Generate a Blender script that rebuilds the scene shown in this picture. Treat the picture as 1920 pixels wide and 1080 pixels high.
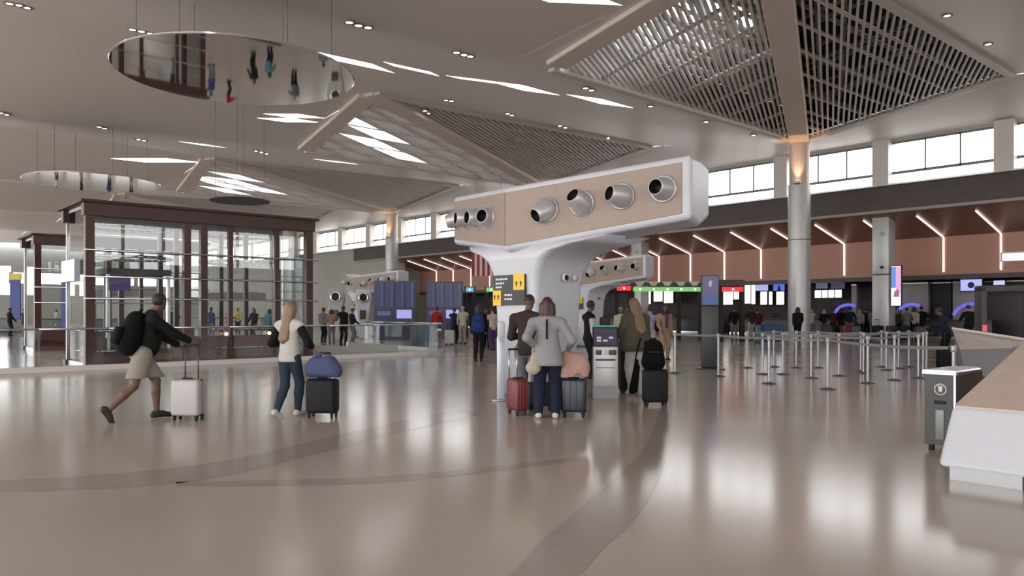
import bpy, bmesh, math, random
import numpy as np
from mathutils import Vector, Matrix
random.seed(7)
sc = bpy.context.scene
for o in list(bpy.data.objects): bpy.data.objects.remove(o)

# ------------------------------------------------------------------ camera, sky, exposure
F = 1450.0                      # focal length in pixels of a 1920 wide frame
HZ = 585.0                      # horizon row
CH = 1.5                        # eye height
cam = bpy.data.cameras.new('camera'); camo = bpy.data.objects.new('camera', cam)
sc.collection.objects.link(camo)
cam.sensor_width = 36.0; cam.lens = 36.0*F/1920.0
cam.shift_y = (HZ-540.0)/1920.0
camo.location = (0, 0, CH); camo.rotation_euler = (math.pi/2, 0, 0)
cam.clip_end = 500; cam.clip_start = 0.05
sc.camera = camo
w = bpy.data.worlds.new('sky'); sc.world = w; w.use_nodes = True
nt = w.node_tree; bg = nt.nodes['Background']
tc = nt.nodes.new('ShaderNodeTexCoord'); sp = nt.nodes.new('ShaderNodeSeparateXYZ'); cr = nt.nodes.new('ShaderNodeValToRGB')
nt.links.new(tc.outputs['Generated'], sp.inputs[0])
mr = nt.nodes.new('ShaderNodeMapRange'); mr.inputs[1].default_value = -1; mr.inputs[2].default_value = 1
nt.links.new(sp.outputs[2], mr.inputs[0]); nt.links.new(mr.outputs[0], cr.inputs[0]); nt.links.new(cr.outputs[0], bg.inputs[0])
e = cr.color_ramp.elements
e[0].position = 0.47; e[0].color = (.53, .51, .49, 1)
e[1].position = 0.53; e[1].color = (1.0, .985, .97, 1)
n2 = e.new(1.0); n2.color = (.86, .92, 1.0, 1)
bg.inputs[1].default_value = 7.0
vs = sc.view_settings
vs.view_transform = 'Standard'; vs.look = 'None'; vs.exposure = 0.0; vs.gamma = 1.0; vs.use_curve_mapping = False
sc.cycles.use_denoising = True
sc.cycles.max_bounces = 8; sc.cycles.diffuse_bounces = 4; sc.cycles.glossy_bounces = 3
sc.cycles.use_adaptive_sampling = True; sc.cycles.adaptive_threshold = .05
sc.cycles.transparent_max_bounces = 16; sc.cycles.transmission_bounces = 6
sc.cycles.caustics_reflective = False; sc.cycles.caustics_refractive = False
sc.cycles.sample_clamp_indirect = 6.0

# ------------------------------------------------------------------ hall frame: a along the ticket wall, b towards it
TH = math.atan2(.665, .747); CT, ST = math.cos(TH), math.sin(TH)
def W(a, b, z=0): return Vector((b*CT-a*ST, b*ST+a*CT, z))
def AB(x, y): return (-x*ST+y*CT, x*CT+y*ST)
def ray(px, py): return Vector(((px-960)/F, 1.0, (HZ-py)/F))
def floor_pt(px, py):
    r = ray(px, py); t = CH/-r.z
    return Vector((r.x*t, t, 0))
def at_Y(px, py, Y):
    r = ray(px, py); return Vector((r.x*Y, Y, CH+r.z*Y))
def on_b(px, py, b):           # returns (a, z, depth)
    r = ray(px, py); t = b/(r.x*CT+r.y*ST); p = r*t
    a, _ = AB(p.x, p.y)
    return a, CH+p.z, t

# ------------------------------------------------------------------ materials
MATS = {}
def mat(name, col, rough=.5, metal=0.0, noise=0.0, nscale=20.0, bump=0.0, bscale=60.0, coat=0.0, emit=None, estr=0.0, spec=.5):
    if name in MATS: return MATS[name]
    m = bpy.data.materials.new(name); m.use_nodes = True
    t = m.node_tree; p = t.nodes['Principled BSDF']
    p.inputs['Base Color'].default_value = (*col, 1); p.inputs['Roughness'].default_value = rough
    p.inputs['Metallic'].default_value = metal; p.inputs['Coat Weight'].default_value = coat
    p.inputs['Specular IOR Level'].default_value = spec
    co = t.nodes.new('ShaderNodeTexCoord')
    if noise > 0:
        nz = t.nodes.new('ShaderNodeTexNoise'); nz.inputs['Scale'].default_value = nscale; nz.inputs['Detail'].default_value = 4
        t.links.new(co.outputs['Object'], nz.inputs['Vector'])
        r = t.nodes.new('ShaderNodeValToRGB')
        r.color_ramp.elements[0].position = .3; r.color_ramp.elements[1].position = .7
        r.color_ramp.elements[0].color = (*[max(0, c*(1-noise)) for c in col], 1)
        r.color_ramp.elements[1].color = (*[min(1, c*(1+noise)) for c in col], 1)
        t.links.new(nz.outputs[0], r.inputs[0]); t.links.new(r.outputs[0], p.inputs['Base Color'])
    if bump > 0:
        nb = t.nodes.new('ShaderNodeTexNoise'); nb.inputs['Scale'].default_value = bscale
        t.links.new(co.outputs['Object'], nb.inputs['Vector'])
        b = t.nodes.new('ShaderNodeBump'); b.inputs['Strength'].default_value = bump; b.inputs['Distance'].default_value = .01
        t.links.new(nb.outputs[0], b.inputs['Height']); t.links.new(b.outputs[0], p.inputs['Normal'])
    if emit:
        p.inputs['Emission Color'].default_value = (*emit, 1); p.inputs['Emission Strength'].default_value = estr
    if emit: m.cycles.emission_sampling = 'NONE'
    MATS[name] = m
    return m
def glass_mat(name, tint=(.93, .95, .95), refl=.08, rough=.0, spec_scale=1.0):
    if name in MATS: return MATS[name]
    m = bpy.data.materials.new(name); m.use_nodes = True; t = m.node_tree; t.nodes.clear()
    o = t.nodes.new('ShaderNodeOutputMaterial'); mx = t.nodes.new('ShaderNodeMixShader')
    tr = t.nodes.new('ShaderNodeBsdfTransparent'); tr.inputs[0].default_value = (*tint, 1)
    gl = t.nodes.new('ShaderNodeBsdfGlossy'); gl.inputs['Roughness'].default_value = rough
    lw = t.nodes.new('ShaderNodeLayerWeight'); pw = t.nodes.new('ShaderNodeMath'); pw.operation = 'POWER'; pw.inputs[1].default_value = 5
    fr = t.nodes.new('ShaderNodeMath'); fr.operation = 'MULTIPLY_ADD'; fr.inputs[1].default_value = .85; fr.inputs[2].default_value = refl*.5
    t.links.new(lw.outputs['Facing'], pw.inputs[0]); t.links.new(pw.outputs[0], fr.inputs[0])
    t.links.new(fr.outputs[0], mx.inputs[0]); t.links.new(tr.outputs[0], mx.inputs[1]); t.links.new(gl.outputs[0], mx.inputs[2])
    t.links.new(mx.outputs[0], o.inputs[0]); MATS[name] = m
    return m
def frosted_mat(name, col, trans=.35):
    m = bpy.data.materials.new(name); m.use_nodes = True; t = m.node_tree; t.nodes.clear()
    o = t.nodes.new('ShaderNodeOutputMaterial'); mx = t.nodes.new('ShaderNodeMixShader'); mx.inputs[0].default_value = trans
    d = t.nodes.new('ShaderNodeBsdfDiffuse'); d.inputs[0].default_value = (*col, 1)
    tl = t.nodes.new('ShaderNodeBsdfTranslucent'); tl.inputs[0].default_value = (*col, 1)
    t.links.new(d.outputs[0], mx.inputs[1]); t.links.new(tl.outputs[0], mx.inputs[2]); t.links.new(mx.outputs[0], o.inputs[0])
    MATS[name] = m; return m
def emis(name, col, s):
    m = mat(name, (.02, .02, .02), .5, emit=col, estr=s); m.cycles.emission_sampling = 'AUTO' if name in ('warm_led', 'panel_diffuser') else 'NONE'; return m
def stripe_mat(name, col, dark, scale, axis='X', rough=.5, amount=1.0):
    """fine linear boards: thin darker joints across one axis"""
    m = mat(name, col, rough); t = m.node_tree; p = t.nodes['Principled BSDF']
    co = t.nodes.new('ShaderNodeTexCoord'); wv = t.nodes.new('ShaderNodeTexWave'); wv.bands_direction = axis
    wv.inputs['Scale'].default_value = scale; wv.inputs['Distortion'].default_value = 0
    t.links.new(co.outputs['Object'], wv.inputs['Vector'])
    r = t.nodes.new('ShaderNodeValToRGB'); r.color_ramp.elements[0].position = 0; r.color_ramp.elements[1].position = .16
    r.color_ramp.elements[0].color = (*dark, 1); r.color_ramp.elements[1].color = (*col, 1)
    t.links.new(wv.outputs[0], r.inputs[0]); t.links.new(r.outputs[0], p.inputs['Base Color'])
    return m

white = mat('white_shell', (.57, .585, .64), .35, noise=.02)
ceil_m = stripe_mat('white_ceiling_boards', (.77, .725, .69), (.745, .70, .665), .9, 'X', .45)
beam_m = mat('beam_paint', (.74, .66, .60), .5, noise=.03, nscale=3)
trimw = mat('trim_paint', (.66, .63, .60), .5, noise=.03)
slat_m = mat('slat_paint', (.74, .71, .68), .5, noise=.04)
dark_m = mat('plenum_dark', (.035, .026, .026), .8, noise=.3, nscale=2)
truss_m = mat('truss_grey', (.5, .47, .45), .6, noise=.1)
post_st = mat('post_steel', (.36, .36, .37), .38, .8, noise=.05, nscale=40)
nozzle_m = mat('nozzle_alloy', (.50, .50, .51), .38, .45, noise=.04)
steel = mat('brushed_steel', (.62, .62, .63), .28, 1.0, noise=.06, nscale=40)
chrome = mat('chrome', (.55, .55, .56), .2, 1.0, noise=.02)
clad = mat('column_cladding', (.50, .50, .50), .38, .35, noise=.05, nscale=4)
fasc = mat('dark_fascia', (.075, .058, .055), .5, noise=.12, nscale=3)
orange = stripe_mat('terracotta_boards', (.49, .255, .19), (.45, .23, .17), 1.4, 'Z', .5)
wood_c = stripe_mat('dark_wood_ceiling', (.23, .115, .085), (.17, .08, .058), 1.2, 'Y', .4)
greywall = mat('grey_wall', (.42, .42, .39), .6, noise=.04, nscale=1)
backwall = mat('dark_back_wall', (.055, .042, .04), .6, noise=.3, nscale=1.5)
red_st = mat('oxblood_steel', (.055, .021, .019), .42, noise=.1, nscale=6)
black = mat('black_plastic', (.010, .010, .011), .5, noise=.1, spec=.3)
blackf = mat('black_fabric', (.006, .006, .007), .95, noise=.25, nscale=60, spec=.12)
charcoal = mat('charcoal_metal', (.045, .045, .048), .4, .3, noise=.08)
rubber = mat('rubber', (.02, .02, .02), .8, noise=.1)
beige_p = mat('beige_panel', (.345, .275, .225), .55, noise=.04, nscale=6)
beige_t = mat('beige_top', (.60, .50, .43), .5, noise=.05, nscale=8)
mirror = mat('mirror_steel', (.86, .84, .83), .035, 1.0, noise=.01)
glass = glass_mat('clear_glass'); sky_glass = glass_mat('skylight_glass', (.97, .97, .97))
frost = frosted_mat('frosted_pane', (.72, .70, .68), .16)

# ------------------------------------------------------------------ mesh builder
def V3(v): return Vector(v)
class MB:
    def __init__(s): s.v = []; s.f = []; s.mi = []; s.cur = 0; s.sm = []
    def add(s, vs, fs, smooth=False):
        o = len(s.v); s.v.extend([tuple(v) for v in vs])
        for f in fs: s.f.append([i+o for i in f]); s.mi.append(s.cur); s.sm.append(smooth)
        return s
    def box(s, c, d, R=None):
        c = V3(c); h = V3(d)*.5; vs = []
        for x in (-1, 1):
            for y in (-1, 1):
                for z in (-1, 1):
                    p = Vector((x*h.x, y*h.y, z*h.z))
                    if R is not None: p = R @ p
                    vs.append(c+p)
        return s.add(vs, [(0,1,3,2),(4,6,7,5),(0,4,5,1),(2,3,7,6),(0,2,6,4),(1,5,7,3)])
    def bb(s, x0, x1, y0, y1, z0, z1): return s.box(((x0+x1)/2, (y0+y1)/2, (z0+z1)/2), (x1-x0, y1-y0, z1-z0))
    def rbox(s, c, d, r=.03, seg=3, R=None):
        bm = bmesh.new(); bmesh.ops.create_cube(bm, size=1)
        for v in bm.verts: v.co = Vector((v.co.x*d[0], v.co.y*d[1], v.co.z*d[2]))
        bmesh.ops.bevel(bm, geom=bm.edges[:], offset=min(r, min(d)*.49), segments=seg, profile=.5, affect='EDGES')
        return s._bm(bm, c, R)
    def _bm(s, bm, c, R=None, smooth=True):
        bm.verts.index_update(); c = V3(c)
        vs = [c+((R @ v.co) if R is not None else v.co) for v in bm.verts]
        fs = [[v.index for v in f.verts] for f in bm.faces]; bm.free()
        return s.add(vs, fs, smooth)
    def tube(s, p0, p1, r0, r1=None, n=12, caps=True):
        p0, p1 = V3(p0), V3(p1); r1 = r0 if r1 is None else r1
        ax = (p1-p0).normalized(); u = ax.orthogonal().normalized(); w_ = ax.cross(u); vs = []
        for p, r in ((p0, r0), (p1, r1)):
            for k in range(n):
                t = 2*math.pi*k/n; vs.append(p+u*(r*math.cos(t))+w_*(r*math.sin(t)))
        s.add(vs, [(k, (k+1) % n, n+(k+1) % n, n+k) for k in range(n)], True)
        if caps: s.add(vs, [list(range(n))[::-1], list(range(n, 2*n))])
        return s
    def path(s, pts, r, n=8):
        for a, b in zip(pts, pts[1:]): s.tube(a, b, r, n=n)
        return s
    def lathe(s, prof, c=(0,0,0), ax=(0,0,1), n=24, smooth=True):
        c = V3(c); ax = V3(ax).normalized(); u = ax.orthogonal().normalized(); w_ = ax.cross(u); vs = []; m = len(prof)
        for r, z in prof:
            for k in range(n):
                t = 2*math.pi*k/n; vs.append(c+ax*z+u*(r*math.cos(t))+w_*(r*math.sin(t)))
        fs = [(j*n+k, j*n+(k+1) % n, (j+1)*n+(k+1) % n, (j+1)*n+k) for j in range(m-1) for k in range(n)]
        return s.add(vs, fs, smooth)
    def loft(s, rings, cap=True, smooth=True):
        n = len(rings[0]); vs = [p for r in rings for p in r]
        s.add(vs, [(j*n+k, j*n+(k+1) % n, (j+1)*n+(k+1) % n, (j+1)*n+k) for j in range(len(rings)-1) for k in range(n)], smooth)
        if cap: s.add(rings[0], [list(range(n))[::-1]]); s.add(rings[-1], [list(range(n))])
        return s
    def prism(s, poly, ext):          # poly: 3D points, ext: vector
        n = len(poly); ext = V3(ext); a = [V3(p) for p in poly]; b = [p+ext for p in a]
        return s.add(a+b, [list(range(n))[::-1], list(range(n, 2*n))]+[(k, (k+1) % n, n+(k+1) % n, n+k) for k in range(n)])
    def poly(s, pts): return s.add(pts, [list(range(len(pts)))])
    def mesh(s, name):
        me = bpy.data.meshes.new(name); me.from_pydata(s.v, [], s.f)
        me.polygons.foreach_set('use_smooth', s.sm)
        if any(s.mi): me.polygons.foreach_set('material_index', s.mi)
        me.update()
        bm = bmesh.new(); bm.from_mesh(me); bmesh.ops.remove_doubles(bm, verts=bm.verts[:], dist=1e-5)
        bmesh.ops.recalc_face_normals(bm, faces=bm.faces[:]); bm.to_mesh(me); bm.free()
        return me
    def build(s, name, m, parent=None, label=None, bevel=0):
        me = s.mesh(name)
        for mm in (m if isinstance(m, (list, tuple)) else [m]): me.materials.append(mm)
        o = bpy.data.objects.new(name, me); sc.collection.objects.link(o)
        if parent is not None: o.parent = parent
        if label: o['label'] = label
        if bevel:
            b = o.modifiers.new('bevel', 'BEVEL'); b.width = bevel; b.segments = 3; b.limit_method = 'ANGLE'; b.angle_limit = .6
        return o
def linked(name, me, parent, loc=(0,0,0), rot=None, label=None):
    o = bpy.data.objects.new(name, me); sc.collection.objects.link(o); o.parent = parent; o.location = loc
    if rot is not None: o.rotation_euler = rot
    if label: o['label'] = label
    return o
def thing(name, label, cat, loc=(0,0,0), rz=0.0, group=None):
    o = bpy.data.objects.new(name, None); sc.collection.objects.link(o); o.empty_display_size = .2
    o.location = loc; o.rotation_euler = (0, 0, rz); o['label'] = label; o['category'] = cat
    if group: o['group'] = group
    return o
def tag(o, label, cat, group=None):
    o['label'] = label; o['category'] = cat
    if group: o['group'] = group
    return o
def struct(o, hall=True, label=None):
    o['kind'] = 'structure'
    if hall: o.rotation_euler = (0, 0, TH)
    if label: o['label'] = label
    return o
def hthing(name, label, cat, a, b, z=0.0, rz=0.0, group=None):   # a thing stood in the hall grid (local x = b, local y = a)
    return thing(name, label, cat, W(a, b, z), TH+rz, group)
ORD = ['first','second','third','fourth','fifth','sixth','seventh','eighth','ninth','tenth','eleventh','twelfth','thirteenth','fourteenth','fifteenth','sixteenth','seventeenth','eighteenth','nineteenth','twentieth','twenty-first','twenty-second','twenty-third','twenty-fourth','twenty-fifth','twenty-sixth']
# ================================================================== SETTING
BAY = 19.2; A0 = 20.0; BC = 37.7; BN = 18.0; BWALL = 42.0
# ---- floor
def floor_material():
    m = mat('terrazzo', (.34, .27, .225), .17); t = m.node_tree; p = t.nodes['Principled BSDF']
    co = t.nodes.new('ShaderNodeTexCoord')
    n1 = t.nodes.new('ShaderNodeTexNoise'); n1.inputs['Scale'].default_value = 90; n1.inputs['Detail'].default_value = 3
    n2 = t.nodes.new('ShaderNodeTexNoise'); n2.inputs['Scale'].default_value = .5; n2.inputs['Detail'].default_value = 5
    for n_ in (n1, n2): t.links.new(co.outputs['Object'], n_.inputs['Vector'])
    mx = t.nodes.new('ShaderNodeMix'); mx.data_type = 'RGBA'
    mx.inputs['A'].default_value = (.415, .355, .322, 1); mx.inputs['B'].default_value = (.515, .447, .405, 1)
    t.links.new(n1.outputs[0], mx.inputs['Factor'])
    m2 = t.nodes.new('ShaderNodeMix'); m2.data_type = 'RGBA'; m2.blend_type = 'MULTIPLY'; m2.inputs['Factor'].default_value = 1
    r = t.nodes.new('ShaderNodeValToRGB'); r.color_ramp.elements[0].position = .3; r.color_ramp.elements[1].position = .7
    r.color_ramp.elements[0].color = (.92, .92, .92, 1); r.color_ramp.elements[1].color = (1, 1, 1, 1)
    t.links.new(n2.outputs[0], r.inputs[0]); t.links.new(mx.outputs['Result'], m2.inputs['A']); t.links.new(r.outputs[0], m2.inputs['B'])
    t.links.new(m2.outputs['Result'], p.inputs['Base Color'])
    rr = t.nodes.new('ShaderNodeMapRange'); rr.inputs[3].default_value = .13; rr.inputs[4].default_value = .18; p.inputs['Specular IOR Level'].default_value = .17
    t.links.new(n2.outputs[0], rr.inputs[0]); t.links.new(rr.outputs[0], p.inputs['Roughness'])
    return m
flo = MB().bb(-22, 56, -40, 118, -.3, 0).build('floor', floor_material()); struct(flo)
band_m = mat('terrazzo_band', (.355, .302, .28), .155, noise=.1, nscale=80, spec=.17)
def band(pix_lo, pix_hi):
    lo = [floor_pt(*p) for p in pix_lo]; hi = [floor_pt(*p) for p in pix_hi]
    def dense(pts):
        out = []
        for i in range(len(pts)-1):
            p0 = pts[max(i-1, 0)]; p1 = pts[i]; p2 = pts[i+1]; p3 = pts[min(i+2, len(pts)-1)]
            for k in range(8):
                t = k/8; out.append(.5*((2*p1)+(p2-p0)*t+(2*p0-5*p1+4*p2-p3)*t*t+(3*p1-p0-3*p2+p3)*t**3))
        return out+[pts[-1]]
    L, H = dense(lo), dense(hi); n = len(L); m = MB()
    vs = [(p.x, p.y, .0015) for p in L]+[(p.x, p.y, .0015) for p in H]
    m.add(vs, [(k, k+1, n+k+1, n+k) for k in range(n-1)])
    return m
for k, (lo, hi) in enumerate([
    ([(-260,915),(0,921),(300,910),(480,880),(640,840),(800,800),(900,778)], [(-260,890),(0,900),(250,885),(430,862),(580,828),(760,788),(870,766)]),
    ([(900,1260),(1085,1080),(1130,1030),(1200,960),(1246,870),(1258,800),(1262,740)], [(760,1260),(955,1080),(1020,1010),(1120,925),(1200,850),(1230,790),(1242,735)]),
    ([(330,912),(700,906),(960,880),(1100,862)], [(330,904),(700,894),(960,871),(1100,854)])]):
    o = band(lo, hi).build('floor_band', band_m, flo); o.rotation_euler = (0, 0, -TH)

# ---- folded ceiling
def Zp(a, b):
    if b > BC: 
        k = (b-BC)/(BWALL-BC); return Zp(a, BC)*(1-k)+10.6*k
    low = 0.0
    if b < BN: low = .8*min(1.0, (BN-b)/(BC-BN)) if b > 2*BN-BC else .8; b = 2*BN-b
    if b > BC: b = 2*BC-b
    r = (a-A0) % BAY; s = (BAY/2-abs(r-BAY/2))/(BAY/2); t = (b-BN)/(BC-BN)
    return (10.3+.9*s-.1*t if s+t < 1 else 11.7-.5*(1-t)-1.5*(1-s))-low*(1-s)
OFF = [(0,0)]+[(math.cos(k*math.pi/4)*r, math.sin(k*math.pi/4)*r) for k in range(8) for r in (.55, 1.1)]
def Zs(a, b):
    if b > BWALL-.01: return 10.6
    return sum(Zp(a+x, min(b+y, BWALL)) for x, y in OFF)/len(OFF)
def ceil_hit(px, py):
    r = ray(px, py); t = 4.0
    while t < 140:
        p = r*t; a, b = AB(p.x, p.y)
        if CH+p.z > Zs(a, b): break
        t += .1
    a, b = AB(p.x, p.y); return a, b, Zs(a, b)
cei = MB()
panes = []                                   # made-up openings that draw the ceiling's sun patches as bright sky
def tri_patch(P0, P1, P2, n, holes=()):
    idx = {}; vs = []; fs = []
    for j in range(n+1):
        for i in range(n+1-j):
            a = P0[0]+(P1[0]-P0[0])*i/n+(P2[0]-P0[0])*j/n; b = P0[1]+(P1[1]-P0[1])*i/n+(P2[1]-P0[1])*j/n
            idx[i, j] = len(vs); vs.append((b, a, Zs(a, b)))
    def hole(i, j): return any(i0 <= i < i1 and j0 <= j < j1 for i0, i1, j0, j1 in holes)
    for j in range(n):
        for i in range(n-j):
            if hole(i, j): continue
            fs.append((idx[i, j], idx[i+1, j], idx[i, j+1]))
            if i+j < n-1: fs.append((idx[i+1, j], idx[i+1, j+1], idx[i, j+1]))
    cei.add(vs, fs, True)
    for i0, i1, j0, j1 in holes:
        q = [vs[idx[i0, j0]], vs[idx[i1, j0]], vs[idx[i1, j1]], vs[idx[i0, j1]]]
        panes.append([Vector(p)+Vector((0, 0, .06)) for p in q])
for i in range(-3, 5):
    a0 = A0+BAY*i; am = a0+BAY/2; a1 = a0+BAY
    C, K, N, Q = (a0, BC), (am, BC), (am, BN), (a0, BN); C1, Q1 = (a1, BC), (a1, BN)
    nn = 28 if i in (-1, 0, 1, 2) else 12
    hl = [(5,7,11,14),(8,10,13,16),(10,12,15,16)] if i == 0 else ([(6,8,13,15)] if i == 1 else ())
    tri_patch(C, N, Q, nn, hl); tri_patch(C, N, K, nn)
    if i < -1:
        tri_patch(C1, N, Q1, 12); tri_patch(C1, N, K, 12)
    # inner half, boarded all over
    for s_ in (0, 1):
        aa = a0 if s_ == 0 else a1
        c_, q_, k_ = (aa, 2*BN-BC), (aa, BN), (am, 2*BN-BC)
        hh = []
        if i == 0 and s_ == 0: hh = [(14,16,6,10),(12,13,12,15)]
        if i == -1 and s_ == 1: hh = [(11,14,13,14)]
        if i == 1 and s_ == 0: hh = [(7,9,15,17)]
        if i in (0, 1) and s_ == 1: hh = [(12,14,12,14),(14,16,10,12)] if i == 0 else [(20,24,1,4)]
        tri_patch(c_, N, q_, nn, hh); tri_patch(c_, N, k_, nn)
        cei.add([(2*BN-BC, aa, Zs(aa, 2*BN-BC)), (2*BN-BC, am, Zs(am, 2*BN-BC)), (-21.5, am, Zs(am, -21.5)), (-21.5, aa, Zs(aa, -21.5))], [(0,1,2,3)], True)
    # strip between the column line and the clerestory
    for k in range(24):
        x0, x1 = a0+BAY*k/24, a0+BAY*(k+1)/24
        for m_ in range(5):
            y0, y1 = BC+(BWALL-BC)*m_/5, BC+(BWALL-BC)*(m_+1)/5
            cei.add([(y0, x0, Zs(x0, y0)), (y0, x1, Zs(x1, y0)), (y1, x1, Zs(x1, y1)), (y1, x0, Zs(x0, y1))], [(0,1,2,3)], True)
ceiling = cei.build('ceiling', ceil_m); struct(ceiling)
for q in panes: MB().poly(q).build('skylight_or_sun_patch_pane', sky_glass, ceiling)  # panes over the added slots that imitate sun patches

def lerp(p, q, t): return tuple(p[k]+(q[k]-p[k])*t for k in range(3))
# beams along the folds beside the openings
def beam(p, q, wdt, dep, name, m=None):
    p, q = Vector((p[1], p[0], p[2])), Vector((q[1], q[0], q[2])); d = q-p; L = d.length; d.normalize()
    side = d.cross(Vector((0, 0, 1))).normalized(); up = side.cross(d)
    R = Matrix((d, side, up)).transposed()
    return MB().box((p+q)/2+up*(dep*.1), (L, wdt, dep), R).build(name, m or beam_m, ceiling, bevel=.05)
def P(a, b, dz=0): return (a, b, Zs(a, b)+dz)
trussme = {}
def rod(p, q, r, parent, m=truss_m, name='truss_member'):
    return MB().tube((p[1], p[0], p[2]), (q[1], q[0], q[2]), r, n=6).build(name, m, parent)
def raise_(p, dz): return (p[0], p[1], p[2]+dz)
def hv(p): return (p[1], p[0], p[2])
def grille(PB, PS, R, nsl, kind, far=False):
    """PB-PS is the edge along the beam, R the far corner; slats run parallel to PB-PS"""
    c = tuple((PB[k]+PS[k]+R[k])/3 for k in range(3))
    ins = lambda p: lerp(p, c, .035)
    PB, PS, R = ins(PB), ins(PS), ins(R)
    wd = .085 if not far else .12
    for k in range(nsl):
        t = (k+.5)/nsl; p, q = lerp(PB, R, t), lerp(PS, R, t)
        p, q = Vector(hv(p)), Vector(hv(q)); d = q-p
        if d.length < .4: continue
        L = d.length; d.normalize(); side = d.cross(Vector((0, 0, 1))).normalized(); up = side.cross(d)
        MB().box((p+q)/2+up*.08, (L, wd, .16), Matrix((d, side, up)).transposed()).build('ceiling_slat', slat_m, ceiling)
    for k in range(1, 8):
        t = k/8; p, q = lerp(PB, PS, t), lerp(PB, R, t)
        rod(raise_(p, .14), raise_(q, .14), .075 if not far else .09, ceiling, slat_m, 'cross_bar')
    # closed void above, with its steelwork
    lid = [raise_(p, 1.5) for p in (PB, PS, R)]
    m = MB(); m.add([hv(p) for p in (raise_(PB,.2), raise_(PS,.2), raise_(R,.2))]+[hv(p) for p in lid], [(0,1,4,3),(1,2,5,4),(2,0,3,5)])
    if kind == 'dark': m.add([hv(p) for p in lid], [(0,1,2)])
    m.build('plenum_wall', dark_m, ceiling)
    big = lambda p, dz: hv(raise_(lerp(c, p, 1.05), dz))
    m2 = MB(); q0 = [big(p, .25) for p in (PB, PS, R)]; q1 = [big(p, 1.62) for p in (PB, PS, R)]
    m2.add(q0+q1, [(0,1,4,3),(1,2,5,4),(2,0,3,5)])
    if kind == 'dark': m2.add(q1, [(0,1,2)])
    m2.build('added_bright_shell', trimw, ceiling)  # unseen white shell added so clear panes look onto something bright
    rr = .09 if not far else .1
    for k in range(1, 9 if not far else 5):
        t = k/(9 if not far else 5)
        rod(raise_(lerp(PB, PS, t), .55), raise_(lerp(PB, R, t) if k % 2 else lerp(PS, R, 1-t), .55), rr, ceiling)
        rod(raise_(lerp(PB, PS, t), 1.1), raise_(lerp(PS, R, 1-t), 1.1), rr*.8, ceiling)
        if not far: rod(raise_(lerp(PB, R, t), .8), raise_(lerp(PS, R, t), .8), rr*.7, ceiling)
    return lid
def glazed(PB, PS, R, n, clear, lift=0.0, opaque=None):
    """triangle of panes between glazing bars"""
    g = lambda i, j: Vector(hv(tuple(PB[k]+(PS[k]-PB[k])*i/n+(R[k]-PB[k])*j/n for k in range(3))))+Vector((0, 0, lift))
    for j in range(n):
        for i in range(n-j):
            pts = [g(i, j), g(i+1, j), g(i+1, j+1), g(i, j+1)] if i+j < n-1 else [g(i, j), g(i+1, j), g(i, j+1)]
            c = sum(pts, Vector())/len(pts); pts = [c+(p-c)*.97 for p in pts]
            m = sky_glass if (i, j) in clear else (opaque or frost)
            MB().prism(pts, (0, 0, .04)).build('skylight_or_sun_patch_pane', m, ceiling)
    for k in range(1, n):
        for p, q in ((g(k, 0), g(k, n-k)), (g(0, k), g(n-k, k))):
            d = q-p; L = d.length; d.normalize(); s_ = d.cross(Vector((0, 0, 1))).normalized()
            MB().box((p+q)/2, (L, .16, .2), Matrix((d, s_, s_.cross(d))).transposed()).build('glazing_bar', slat_m, ceiling)
def tri_gap(a1, am):
    MB().add([hv(P(a1, BN)), hv(P(a1, BN+2.0)), hv(P(am, BN))], [(0,1,2)]).build('ceiling_board', ceil_m, ceiling)
roofdark = mat('roof_board', (.30, .28, .26), .8, noise=.2)
for i in (-1, 0, 1, 2):
    a0 = A0+BAY*i; am = a0+BAY/2; a1 = a0+BAY
    N, K, C1, Q1 = P(am, BN), P(am, BC), P(a1, BC), P(a1, BN+2.0)
    far = i >= 1
    beam(P(a1, BC, .05), P(am, BN, .05), .95, .45, 'fold_beam')
    beam(lerp(P(a1, BN+1.6), P(am, BN), .045), lerp(P(a1, BN+1.6), P(am, BN), .97), .9, .4, 'fold_beam')
    tri_gap(a1, am)
    beam(P(am, BC), P(am, BN), .35, .3, 'fold_beam', trimw)
    beam(P(am, BC), P(a1, BC), .35, .3, 'fold_beam', trimw)
    beam(P(a1, BC), P(a1, BN+1.7), .35, .3, 'fold_beam', trimw)
    lf = lambda X, Y: X
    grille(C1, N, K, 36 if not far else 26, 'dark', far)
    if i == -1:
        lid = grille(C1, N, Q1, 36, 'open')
        glazed(lid[0], lid[1], lid[2], 9, {(2,4),(2,5),(1,6),(2,3),(4,1),(4,2),(3,4),(1,5),(3,3),(0,7)}, 0.0, roofdark)
    else:
        glazed(C1, N, Q1, 7, {(2,3),(1,3),(3,2),(4,2)} if i == 0 else {(2,3),(3,2),(3,3),(2,2),(1,4),(4,1)})  # clear panes stand in for sun patches on the skylight
for i in (-2, 3, 4): beam(P(A0+BAY*(i+1), BC, .05), P(A0+BAY*(i+.5), BN, .05), .95, .45, 'fold_beam')
for i in (3, 4):
    a0 = A0+BAY*i
    for R in (P(a0+BAY, BN), P(a0+BAY/2, BC)):
        MB().add([hv(P(a0+BAY, BC)), hv(P(a0+BAY/2, BN)), hv(R)], [(0,1,2)]).build('ceiling_board', ceil_m, ceiling)

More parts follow.
